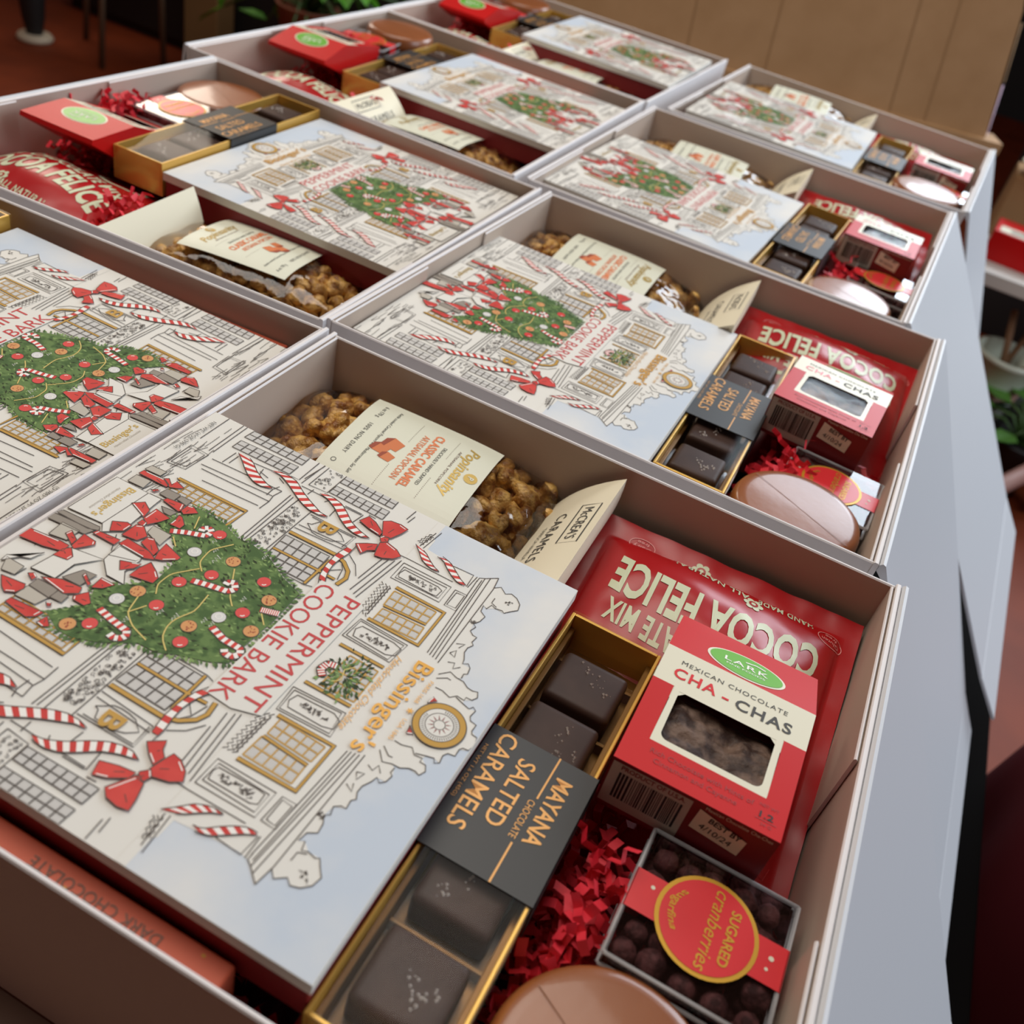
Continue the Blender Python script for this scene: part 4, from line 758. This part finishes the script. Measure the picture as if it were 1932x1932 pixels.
BLAB = {'R1': 'open white gift box nearest the camera in the right column', 'R2': 'open white gift box second from the front in the right column', 'R3': 'open white gift box third from the front in the right column',
 'R4': 'open white gift box at the far end of the right column by the cardboard', 'L1': 'open white gift box at the left frame edge, nearest of the left column', 'L2': 'open white gift box second from the front in the left column',
 'L3': 'open white gift box third from the front in the left column', 'L4': 'open white gift box at the far end of the left column'}
def wall(mb, P, Q, t0, t1, zb, zt, th, m_out, m_in, off=0.0):
    """upright board between parameters t0..t1 of the edge P->Q, thickness th to the right of the direction (outside)"""
    d = Vector((Q[0] - P[0], Q[1] - P[1])); n = Vector((d.y, -d.x)).normalized()
    a = Vector(P) + d * t0 + n * off; c = Vector(P) + d * t1 + n * off
    q = [a, c, c + n * th, a + n * th]
    i = 0.0009
    bot = [(p.x, p.y, zb) for p in q]; mid = [(p.x, p.y, zt - i) for p in q]
    e = n * i * 0.8
    top = [((q[0] + e).x, (q[0] + e).y, zt), ((q[1] + e).x, (q[1] + e).y, zt), ((q[2] - e).x, (q[2] - e).y, zt), ((q[3] - e).x, (q[3] - e).y, zt)]
    mb.add(bot + mid, [[1, 0, 4, 5]], m_in)
    mb.add(bot + mid, [[0, 3, 7, 4], [3, 2, 6, 7], [2, 1, 5, 6], [0, 1, 2, 3]], m_out)
    mb.add(mid + top, [[0, 3, 7, 4], [3, 2, 6, 7], [2, 1, 5, 6], [1, 0, 4, 5], [4, 7, 6, 5]], m_out)
def gift_box(k):
    FL, FR, RR, RL = BOX[k]; cx = sum(p[0] for p in BOX[k]) / 4; cy = sum(p[1] for p in BOX[k]) / 4
    t = thing('gift_box', BLAB[k], 'gift box', (cx, cy, TZ), group='open white gift boxes')
    q = [Vector((p[0] - cx, p[1] - cy)) for p in BOX[k]]; z0 = -TZ
    zb, zt = 0.0035, z0
    FLq, FRq, RRq, RLq = q
    tr = MB()
    tr.hexa([tuple(p) for p in q], 0.0032, 0.005, 'cardin')
    lidright = k[0] == 'R'
    # long walls (front and rear), counter-clockwise so that right-of-direction is outside
    wall(tr, FLq, FRq, -0.006, 1.006, zb, zt, TH, 'card', 'cardin'); wall(tr, RRq, RLq, -0.006, 1.006, zb, zt, TH, 'card', 'cardin')
    # end walls: corner flaps leave the outer cover showing between them
    wall(tr, FRq, RRq, 0, 0.345, zb, zt, TH * 0.8, 'card', 'cardin'); wall(tr, FRq, RRq, 0.615, 1, zb, zt, TH * 0.8, 'card', 'cardin')
    wall(tr, RLq, FLq, 0, 0.385, zb, zt, TH * 0.8, 'card', 'cardin'); wall(tr, RLq, FLq, 0.655, 1, zb, zt, TH * 0.8, 'card', 'cardin')
    tr.build('tray', t)
    c = MB()
    wall(c, FRq, RRq, -0.008, 1.008, 0, zt + 0.0012, 0.0034, 'card', 'cardin', TH * 0.8 + 0.0006)
    wall(c, RLq, FLq, -0.008, 1.008, 0, zt + 0.0012, 0.0034, 'card', 'cardin', TH * 0.8 + 0.0006)
    c.hexa([tuple(p) for p in q], 0, 0.003, 'card')
    c.build('outer_cover', t)
    # lid, hinged on the end that hangs over the table edge
    P, Q = (FRq, RRq) if lidright else (RLq, FLq)
    d = (Q - P); n = Vector((d.y, -d.x)).normalized(); u = d.normalized(); a = R(LID[k]); w0 = TH * 0.8 + 0.0006 + 0.0036
    Wn = d.length * 1.016; P0 = P - d * 0.008 + n * w0
    L = MB(); prof = [(0.0, zt - 0.004), (0.0002, zt + 0.0008), (0.0018, zt + 0.0024), (0.0038, zt + 0.0016)]
    def at(s, off): return (0.0038 + s * math.sin(a) + off * math.cos(a), zt + 0.0016 - s * math.cos(a) + off * math.sin(a))
    a2 = a + R(4)
    def at2(s, off): o_ = at(0.41, off); return (o_[0] + s * math.sin(a2), o_[1] - s * math.cos(a2))
    outp = prof + [at(0.02, 0.0), at(0.408, 0), at(0.409, -0.0006), at(0.410, -0.0006), at(0.411, 0), at2(0.055, 0), at2(0.057, -0.001), at2(0.057, -0.0025), at2(0.055, -0.0032), at(0.41, -0.0032), at(0.012, -0.0032)]
    nn = len(outp); vs = []
    for wv in (0, Wn):
        for o_, z in outp: p = P0 + u * wv + n * o_; vs.append((p.x, p.y, z))
    L.add(vs, [[i, nn + i, nn + (i + 1) % nn, (i + 1) % nn] for i in range(nn)] + [list(range(nn)), list(range(nn, 2 * nn))[::-1]], 'lidw')
    o = L.build('lid', t)
    return t
for k in BOX: gift_box(k)

# ---------------------------------------------------------------- what lies in the boxes
def loc2w(k, x, y):   # local coordinates: x from the middle seam, y (negative) from the popcorn-side wall
    FL, FR, RR, RL = BOX[k]
    if k[0] == 'R': o = RL; ax = Vector(RR) - Vector(RL)
    else: o = FR; ax = Vector(FL) - Vector(FR)
    ax.normalize(); ay = Vector((-ax.y, ax.x))
    p = Vector(o) + ax * x + ay * y
    return p.x, p.y, math.atan2(ax.y, ax.x)
PROTO = {}
def put(kind, maker, k, label, H, ztop, xy=None, w=None, ang=None, tilt=(0, 0)):
    if xy is not None:
        x, y, a = loc2w(k, *xy); a += R(ang or 0)
    else:
        x, y = w; a = R(ang or 0) + (math.pi if k[0] == 'L' else 0)
    loc = (x, y, ztop - H); rot = (Matrix.Rotation(a, 3, 'Z') @ Matrix.Rotation(R(tilt[1]), 3, 'Y') @ Matrix.Rotation(R(tilt[0]), 3, 'X')).to_euler()
    if kind not in PROTO:
        o = maker(label); PROTO[kind] = o; o.location = loc; o.rotation_euler = rot
    else: o = dup(PROTO[kind], loc, rot, label)
    return o
bark = {'R1': (0.1216, -0.2561, 0.005, -0.3), 'R2': (0.1114, 0.1542, -0.012, -0.5), 'R3': (0.0857, 0.5563, -0.008, -2.4), 'R4': (0.1170, 0.9751, 0.0, -0.3),
 'L1': (-0.1370, -0.1500, -0.010, 1.0), 'L2': (-0.1520, 0.2580, -0.012, 0.4), 'L3': (-0.1800, 0.6627, -0.008, -0.1), 'L4': (-0.1720, 1.0467, 0.004, 0.6)}
for k, (x, y, z, a) in bark.items():
    put('bark', make_bark, k, 'illustrated peppermint cookie bark box in ' + WHERE[k], BH + 0.001, z, w=(x, y), ang=a)
salted = {'R1': (0.2665, -0.2560, -0.012, -0.8), 'R2': (0.2570, 0.1700, -0.018, -0.1), 'R3': (0.2350, 0.5539, -0.006, -2.4), 'R4': (0.2660, 0.9974, -0.006, -1.6),
 'L1': (-0.2890, -0.1560, 0.000, 0), 'L2': (-0.3005, 0.2600, -0.004, 1.2), 'L3': (-0.3300, 0.6720, -0.012, 1.0), 'L4': (-0.322, 1.062, -0.004, 1.5)}
for k, (x, y, z, a) in salted.items():
    put('salted', make_salted, k, 'gold tray of dark salted caramels with black band in ' + WHERE[k], SH + 0.0014, z, w=(x, y), ang=a)
pop = {'R1': (0.0925, -0.0590, -0.021, 1.7), 'R2': (0.0800, 0.3350, -0.024, 0), 'R3': (0.0640, 0.7480, -0.022, 4), 'R4': (0.0950, 1.1720, -0.008, 4),
 'L1': (-0.125, -0.318, -0.045, 2), 'L2': (-0.1400, 0.1030, -0.024, 8), 'L3': (-0.1900, 0.5000, -0.024, 3.8), 'L4': (-0.1900, 0.9180, -0.018, 5)}
for k, (x, y, z, a) in pop.items():
    put('pop', make_popcorn, k, 'clear bag of caramel popcorn with cream label in ' + WHERE[k], PT, z, w=(x, y), ang=a, tilt=(6 if k != 'L1' else 0, 0))
for k in ('R1', 'R2', 'R3', 'R4', 'L2', 'L3', 'L4'):
    up = k == 'L2'
    o = put('pillow', make_pillow, k, ('cream caramel pillow box standing on edge in ' if up else 'cream caramel pillow box leaning beside the red pouch in ') + WHERE[k], 0, -0.050 if not up else -0.058, xy=(0.201 if not up else 0.195, -0.066), ang=0, tilt=(0, -64 if not up else 92))
for k in ('R1', 'R2', 'R3', 'R4', 'L2', 'L3', 'L4'):
    put('pouch', make_pouch, k, 'red cocoa pouch with pale lettering lying in ' + WHERE[k], 0, -0.054, xy=(0.3085, -0.1175), ang=1.2, tilt=(11.5, 0))
cha = {'R1': (0.3351, -0.1861, 0.008, 0), 'R2': (0.3249, 0.2090, 0.002, -4), 'R3': (0.3098, 0.6420, -0.001, -2), 'R4': (0.3450, 1.0500, -0.002, -2),
 'L2': (-0.3640, 0.1900, -0.008, 1), 'L3': (-0.4060, 0.6050, 0.004, 2), 'L4': (-0.3950, 1.0150, 0.010, 0)}
for k, (x, y, z, a) in cha.items():
    put('cha', make_cha, k, 'small red and cream cookie carton with window in ' + WHERE[k], KT, z, w=(x, y), ang=a, tilt=(0 if k[0] == 'R' else 20 if k == 'L2' else 9, 0))
cran = {'R1': (0.3605, -0.2640, -0.018, -0.7), 'R2': (0.3490, 0.1270, -0.026, -3), 'R3': (0.3290, 0.5750, -0.026, -3), 'R4': (0.3600, 0.9800, -0.016, -3),
 'L2': (-0.3640, 0.2730, -0.012, 0.6), 'L3': (-0.4100, 0.6950, -0.010, 8), 'L4': (-0.4000, 1.1050, -0.010, 0)}
for k, (x, y, z, a) in cran.items():
    put('cran', make_cran, k, 'clear box of sugared cranberries with red oval sticker in ' + WHERE[k], CZ + 0.001, z, w=(x, y), ang=a)
cook = {'R1': (0.3440, -0.3425, -0.020), 'R2': (0.3330, 0.0690, -0.020), 'R3': (0.3020, 0.4820, -0.021), 'R4': (0.3330, 0.9050, -0.003),
 'L2': (-0.3700, 0.3420, -0.012), 'L3': (-0.4030, 0.7650, -0.004), 'L4': (-0.4000, 1.1760, -0.002)}
for k, (x, y, z) in cook.items():
    put('cook', make_cookie, k, 'round tan chocolate coated cookie in the corner of ' + WHERE[k], 0.0214, z, w=(x, y), ang=0)
for k, (x, y, z, a) in {'R1': (0.119, -0.3843, -0.013, 0), 'L1': (-0.125, -0.0172, -0.022, 3.6), 'L2': (-0.165, 0.3825, -0.017, 0.5), 'L3': (-0.215, 0.8085, -0.015, -0.6)}.items():
    put('bar', make_bar, k, 'coral wrapped chocolate bar on edge along the ' + ('front' if k == 'R1' else 'rear') + ' wall of ' + WHERE[k], 0.0583, z, w=(x, y), ang=a)

# ---------------------------------------------------------------- red crinkle paper filling
def crinkle(seed, heaps, n):
    rnd = random.Random(seed); b = MB()
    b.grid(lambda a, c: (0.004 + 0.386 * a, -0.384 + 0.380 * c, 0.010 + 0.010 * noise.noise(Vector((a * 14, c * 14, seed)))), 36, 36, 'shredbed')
    def strip(x, y, z, wd):
        a0 = rnd.uniform(0, 6.28); seg = rnd.randint(5, 9); l = rnd.uniform(0.0055, 0.0078)
        mrot = Matrix.Rotation(a0, 3, 'Z') @ Matrix.Rotation(rnd.gauss(0, 0.55), 3, 'Y') @ Matrix.Rotation(rnd.gauss(0, 0.9), 3, 'X')
        vs = []; bend = rnd.uniform(-0.35, 0.35)
        for i in range(seg + 1):
            px = (i - seg / 2) * l * 0.72; pz = (l * 0.36 if i % 2 else -l * 0.36); py = bend * px * px * 30
            for s in (-1, 1):
                p = mrot @ Vector((px, py + s * wd / 2, pz)); vs.append((min(0.392, max(0.003, x + p.x)), min(-0.003, max(-0.385, y + p.y)), max(0.004, z + p.z)))
        b.add(vs, [[2 * i, 2 * i + 1, 2 * i + 3, 2 * i + 2] for i in range(seg)], 'shred')
    for _ in range(n): strip(rnd.uniform(0.012, 0.385), rnd.uniform(-0.375, -0.012), rnd.uniform(0.012, 0.034), rnd.uniform(0.0034, 0.0046))
    for (hx, hy, sx, sy, z0, z1, cnt) in heaps:
        for _ in range(cnt):
            x = rnd.gauss(hx, sx); y = rnd.gauss(hy, sy); e = math.exp(-((x - hx) / sx) ** 2 / 3 - ((y - hy) / sy) ** 2 / 3)
            strip(x, y, rnd.uniform(z0, z0 + (z1 - z0) * (0.35 + 0.65 * e)), rnd.uniform(0.0038, 0.0054))
    return b
cr = {}
base_lab = 'red crinkle cut paper shreds bedding the sweets in '
for k in BOX:
    s = k[0]
    FL, FR, RR, RL = BOX[k]; x, y, a = loc2w(k, 0, 0)
    if s not in cr:
        if s == 'R': hp = [(0.309, -0.270, 0.009, 0.034, 0.02, 0.088, 180), (0.375, -0.225, 0.010, 0.02, 0.02, 0.075, 26), (0.300, -0.330, 0.010, 0.02, 0.02, 0.070, 40), (0.08, -0.374, 0.09, 0.005, 0.02, 0.040, 60), (0.215, -0.377, 0.012, 0.005, 0.02, 0.055, 24)]
        else: hp = [(0.368, -0.240, 0.014, 0.040, 0.03, 0.104, 260), (0.228, -0.055, 0.014, 0.035, 0.03, 0.100, 110), (0.309, -0.268, 0.012, 0.036, 0.02, 0.072, 50), (0.215, -0.376, 0.012, 0.006, 0.02, 0.080, 30), (0.375, -0.325, 0.01, 0.02, 0.03, 0.095, 20)]
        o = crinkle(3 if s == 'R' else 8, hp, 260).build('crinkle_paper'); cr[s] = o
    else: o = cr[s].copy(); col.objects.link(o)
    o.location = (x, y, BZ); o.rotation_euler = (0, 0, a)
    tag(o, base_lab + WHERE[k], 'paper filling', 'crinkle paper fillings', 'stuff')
# scrap of clear film over the corner of the farthest right box
b = MB(); b.grid(lambda a, c: (-0.05 + 0.10 * a, -0.045 + 0.085 * c, 0.006 + 0.016 * math.exp(-((a - 0.45) ** 2) * 14) * (1 - 0.6 * abs(c - 0.5)) + 0.008 * noise.noise(Vector((a * 4, c * 4, 3)))), 22, 18, 'acetate')
o = b.build('cellophane_wrap', None, True, (0.045, 0.868, 0.003)); tag(o, 'crumpled clear film lying over the front rim of the farthest right-hand gift box', 'film')

# ---------------------------------------------------------------- cardboard carton side standing behind the boxes
A_ = Vector((-0.1405, 1.6954)); D_ = Vector((0.95233, 0.30508)); N_ = Vector((-D_.y, D_.x))
t = thing('cardboard_sheet', 'large brown corrugated cardboard sheet standing behind the far gift boxes', 'cardboard', (A_.x, A_.y, BZ))
b = MB(); th = 0.006
pl = [(-0.45, 0.0), (0.585, 0.0), (0.535, 0.24), (0.50, 0.33), (-0.33, 0.33), (-0.36, 0.09)]
def P3(s, z, o=0): p = D_ * s + N_ * o; return (p.x, p.y, z)
n = len(pl)
b.add([P3(s, z) for s, z in pl] + [P3(s, z, th) for s, z in pl], [list(range(n)), list(range(n, 2 * n))[::-1]] + [[i, n + i, n + (i + 1) % n, (i + 1) % n] for i in range(n)], 'kraft'); b.build('board', t)
for s0, s1 in ((-0.085, -0.115), (0.087, 0.055), (0.368, 0.318), (0.446, 0.395)):
    c = MB(); c.add([P3(s0, 0.003, -0.0006), P3(s0 + 0.004, 0.003, -0.0006), P3(s1 + 0.004, 0.325, -0.0006), P3(s1, 0.325, -0.0006)], [[0, 1, 2, 3]], 'kraftdark'); c.build('crease', t)
e = MB(); e.add([P3(0.586, 0.004, -0.001), P3(0.592, 0.004, 0.012), P3(0.574, 0.105, 0.012), P3(0.566, 0.105, -0.001)], [[0, 1, 2, 3]], 'tape'); e.add([P3(0.567, 0.11, -0.001), P3(0.571, 0.11, 0.006), P3(0.548, 0.22, 0.006), P3(0.542, 0.22, -0.001)], [[0, 1, 2, 3]], 'kraftdark'); e.build('edge_tape', t)
f = MB(); f.hexa([(D_ * -0.46 + N_ * -0.02)[:], (D_ * 0.62 + N_ * -0.02)[:], (D_ * 0.62 + N_ * 0.06)[:], (D_ * -0.46 + N_ * 0.06)[:]], TZ - BZ, 0.0, 'kraft'); f.build('bottom_flap', t)

# ---------------------------------------------------------------- background, left
FZ = -0.9
t = thing('pedestal_leg', 'dark tapered furniture leg on a pale round foot, upper left', 'furniture leg', (-2.745, 2.300, FZ))
b = MB(); b.lathe([(0.001, 0), (0.060, 0), (0.064, 0.010), (0.055, 0.022), (0.001, 0.024)], 'foot', 28); b.build('round_foot', t, True)
b = MB(); b.lathe([(0.028, 0.022), (0.040, 0.08), (0.055, 0.25), (0.07, 0.62), (0.001, 0.63)], 'dark', 20); b.build('leg_shaft', t, True)
t = thing('metal_stool', 'thin legged metal stool standing on the red-brown floor', 'stool', (-2.35, 2.45, FZ))
for x, y in ((-0.07, -0.165), (0.03, 0.04), (-0.33, 0.03)):
    b = MB(); b.tube([(x, y, 0), (x * 0.8, y * 0.8, 0.65)], 0.011, 'steel', 8); b.build('leg', t, True)
b = MB(); b.lathe([(0.001, 0.64), (0.20, 0.64), (0.21, 0.655), (0.20, 0.67), (0.001, 0.672)], 'dark', 24, -0.12, 0.0); b.build('seat', t, True)
t = thing('low_cabinet', 'black low cabinet in the dark behind the stool', 'cabinet', (-1.8, 3.1, FZ))
b = MB(); b.box(-1.25, 1.3, -0.38, 0.4, 0.03, 0.8, 'dark'); b.build('body', t, bevel=0.01)
b = MB(); b.box(-1.2, 1.2, -0.36, 0.34, 0, 0.03, 'dark'); b.build('plinth', t)
t = thing('wooden_post', 'tan square wooden post left of the trailing plant', 'post', (-2.22, 2.62, FZ))
b = MB(); b.box(-0.075, 0.075, -0.05, 0.05, 0, 1.0, 'post'); b.build('post_shaft', t, bevel=0.006)
def plant(name, label, loc, n, spread, h, lr, pot_r, pot_h, mpot, mleaf, seed, stand=0.0):
    rnd = random.Random(seed); t = thing(name, label, 'plant', loc)
    if stand:
        s = MB(); s.lathe([(0.001, 0), (pot_r * 0.8, 0), (pot_r * 0.7, stand), (0.001, stand)], 'dark', 20); s.build('stand', t, True)
    b = MB(); b.lathe([(0.001, stand), (pot_r * 0.7, stand), (pot_r, stand + pot_h * 0.95), (pot_r * 1.06, stand + pot_h), (pot_r * 0.95, stand + pot_h), (pot_r * 0.9, stand + pot_h * 0.9), (0.001, stand + pot_h * 0.88)], mpot, 28); b.build('pot', t, True)
    st = MB(); lf = MB()
    for i in range(n):
        a = rnd.uniform(0, 6.28); r = spread * rnd.uniform(0.25, 1); top = Vector((r * math.cos(a), r * math.sin(a), stand + pot_h + h * rnd.uniform(-0.6, 1.0)))
        st.tube([(0, 0, stand + pot_h * 0.9), tuple(top * 0.5 + Vector((0, 0, stand * 0.5 + pot_h * 0.5 + h * 0.2))), tuple(top)], 0.004, 'leafdark', 5)
        q = Matrix.Rotation(a, 3, 'Z') @ Matrix.Rotation(rnd.uniform(-0.3, 1.0), 3, 'Y'); l = lr * rnd.uniform(0.7, 1.3)
        pts = [(0, 0, 0), (0.3 * l, 0.34 * l, 0.03 * l), (0.65 * l, 0.30 * l, 0.02 * l), (l, 0, -0.08 * l), (0.65 * l, -0.30 * l, 0.02 * l), (0.3 * l, -0.34 * l, 0.03 * l)]
        vv = [tuple(q @ Vector(p) + top) for p in pts]; lo = [tuple(Vector(p) - Vector((0, 0, 0.0015))) for p in vv]
        lf.add(vv + lo, [[0, 3, 2, 1], [0, 5, 4, 3], [6, 7, 8, 9], [6, 9, 10, 11]], mleaf)
    st.build('stems', t, True); o = lf.build('leaves', t); o['kind'] = 'stuff'
    return t
plant('trailing_plant', 'bright green trailing plant in a brown pot beyond the left boxes', (-1.60, 2.33, FZ), 44, 0.30, 0.24, 0.12, 0.10, 0.16, 'terracotta', 'leaf', 4, 0.28)

# ---------------------------------------------------------------- background, right
t = thing('white_plant_shelf', 'white plant stand shelf beyond the hanging lids at right', 'shelf', (1.05, 2.25, FZ))
b = MB(); b.box(-0.50, 0.75, -0.17, 0.25, 0.44, 0.475, 'shelf'); b.build('shelf_board', t, bevel=0.003)
b = MB(); b.box(-0.50, 0.75, -0.17, 0.25, 0.10, 0.125, 'dark'); b.build('lower_board', t, bevel=0.003)
for x, y in ((-0.47, 0.22), (0.72, -0.14), (0.72, 0.22)):
    b = MB(); b.box(x - 0.02, x + 0.02, y - 0.02, y + 0.02, 0, 0.44, 'shelf'); b.build('leg', t)
t = thing('red_gift_carton', 'small red carton with a pale label on the white shelf', 'box', (0.625, 2.23, -0.425))
b = MB(); b.hexa([(-0.07, -0.06), (0.075, -0.075), (0.085, 0.06), (-0.06, 0.07)], 0, 0.075, 'chared'); b.build('carton', t, bevel=0.002)
b = MB(); b.poly([(-0.058, -0.055), (0.066, -0.068), (0.068, -0.015), (-0.054, -0.002)], 0.0757, 'chacream'); b.poly([(-0.03, -0.045), (0.03, -0.05), (0.03, -0.025), (-0.03, -0.02)], 0.0762, 'wash2'); b.build('label', t)
t = thing('brown_carton', 'dark brown carton behind the red carton at the right edge', 'box', (0.68, 2.48, -0.425))
b = MB(); b.box(-0.12, 0.16, -0.09, 0.09, 0, 0.16, 'kraftdark'); b.build('carton', t, bevel=0.003)
for i, (x, y, z) in enumerate(((0.665, 2.44, -0.262), (0.76, 2.62, -0.20))):
    b = MB(); b.lathe([(0.001, 0), (0.05, 0), (0.095, 0.022), (0.11, 0.03), (0.105, 0.033), (0.05, 0.008), (0.001, 0.007)], 'plate', 30); o = b.build('ceramic_dish', None, True, (x, y, z))
    tag(o, ('beige ceramic dish on the dark brown carton by the cardboard edge', 'beige ceramic dish farther back above the first dish')[i], 'dish', 'beige dishes')
t = thing('dark_cabinet', 'dark brown tall cabinet behind the cardboard edge at right', 'cabinet', (1.0, 3.3, FZ))
b = MB(); b.box(-0.36, 0.9, -0.3, 0.3, 0, 0.86, 'dark'); b.build('body', t, bevel=0.01)
plant('shelf_fern', 'pale leaved plant at the top right corner above the cabinet', (0.80, 3.10, -0.04), 34, 0.22, 0.18, 0.07, 0.07, 0.10, 'plate', 'leafdark', 6)
plant('potted_succulent', 'small green potted plant on the white shelf beside the red carton', (0.73, 2.20, -0.425), 34, 0.05, 0.05, 0.035, 0.035, 0.035, 'dark', 'leafdark', 9)
t = thing('striped_pot', 'pale green pot with a pink band under the white shelf', 'plant pot', (0.735, 2.115, -0.775))
b = MB(); b.lathe([(0.001, 0), (0.060, 0), (0.068, 0.055)], 'pot', 32); b.lathe([(0.068, 0.055), (0.073, 0.09)], 'potband', 32); b.lathe([(0.073, 0.09), (0.082, 0.150), (0.088, 0.155), (0.088, 0.168), (0.078, 0.168), (0.074, 0.12), (0.001, 0.118)], 'pot', 32); b.build('pot', t, True)
b = MB()
for pts in ([(0, 0, 0.12), (0.02, 0.05, 0.23), (0.06, 0.06, 0.30)], [(0.02, 0.05, 0.22), (0.09, 0.03, 0.27)], [(0, 0, 0.12), (-0.04, 0.05, 0.26)], [(0.03, 0, 0.12), (0.10, -0.02, 0.20), (0.13, -0.02, 0.12)]): b.tube(pts, 0.009, 'branch', 7)
b.build('bare_stems', t, True)
plant('spider_plant', 'bright green leafy plant in a black pot below the shelf', (0.845, 1.975, FZ), 18, 0.13, 0.10, 0.10, 0.075, 0.15, 'dark', 'leafmid', 12)
b = MB(); b.tube([(0.70, 1.52, FZ + 0.12), (1.05, 2.20, FZ + 0.14)], 0.022, 'rail', 10); o = b.build('wooden_rail', None, True); tag(o, 'rosewood rail crossing the floor below the potted plants', 'rail')
t = thing('black_bench', 'low black bench in the dark below the hanging lids at right', 'bench', (0.58, 0.27, FZ))  # dark block added where the floor below the lids is only in shade
b = MB(); b.box(-0.150, 0.155, -0.77, 0.78, 0.29, 0.32, 'benchblack'); b.build('seat', t, bevel=0.004)
for y in (-0.6, 0.6):
    b = MB(); b.box(-0.14, 0.145, y - 0.03, y + 0.03, 0, 0.29, 'benchblack'); b.build('leg', t)
t = thing('draped_stool', 'stool draped in dark burgundy cloth at the lower right edge', 'stool', (1.085, 0.45, FZ))
b = MB(); n = 60
ring = lambda k, z: [((0.335 + 0.03 * math.sin(i * 0.8 + k) * (1 - (z - 0.02) / 0.5) + (0.06 * (0.5 - z))) * math.cos(6.2832 * i / n), (0.335 + 0.03 * math.sin(i * 0.8 + k) * (1 - (z - 0.02) / 0.5) + (0.06 * (0.5 - z))) * math.sin(6.2832 * i / n), z) for i in range(n)]
vs = []
zs = (0.02, 0.12, 0.24, 0.36, 0.46, 0.50)
for q, z in enumerate(zs): vs += ring(q * 0.15, z)
fs = [[a * n + i, a * n + (i + 1) % n, (a + 1) * n + (i + 1) % n, (a + 1) * n + i] for a in range(len(zs) - 1) for i in range(n)] + [list(range((len(zs) - 1) * n, len(zs) * n))]
b.add(vs, fs, 'burgundy'); b.build('cloth', t, True)
b = MB(); b.lathe([(0.001, 0), (0.25, 0), (0.25, 0.48), (0.001, 0.48)], 'dark', 24); b.build('seat', t)
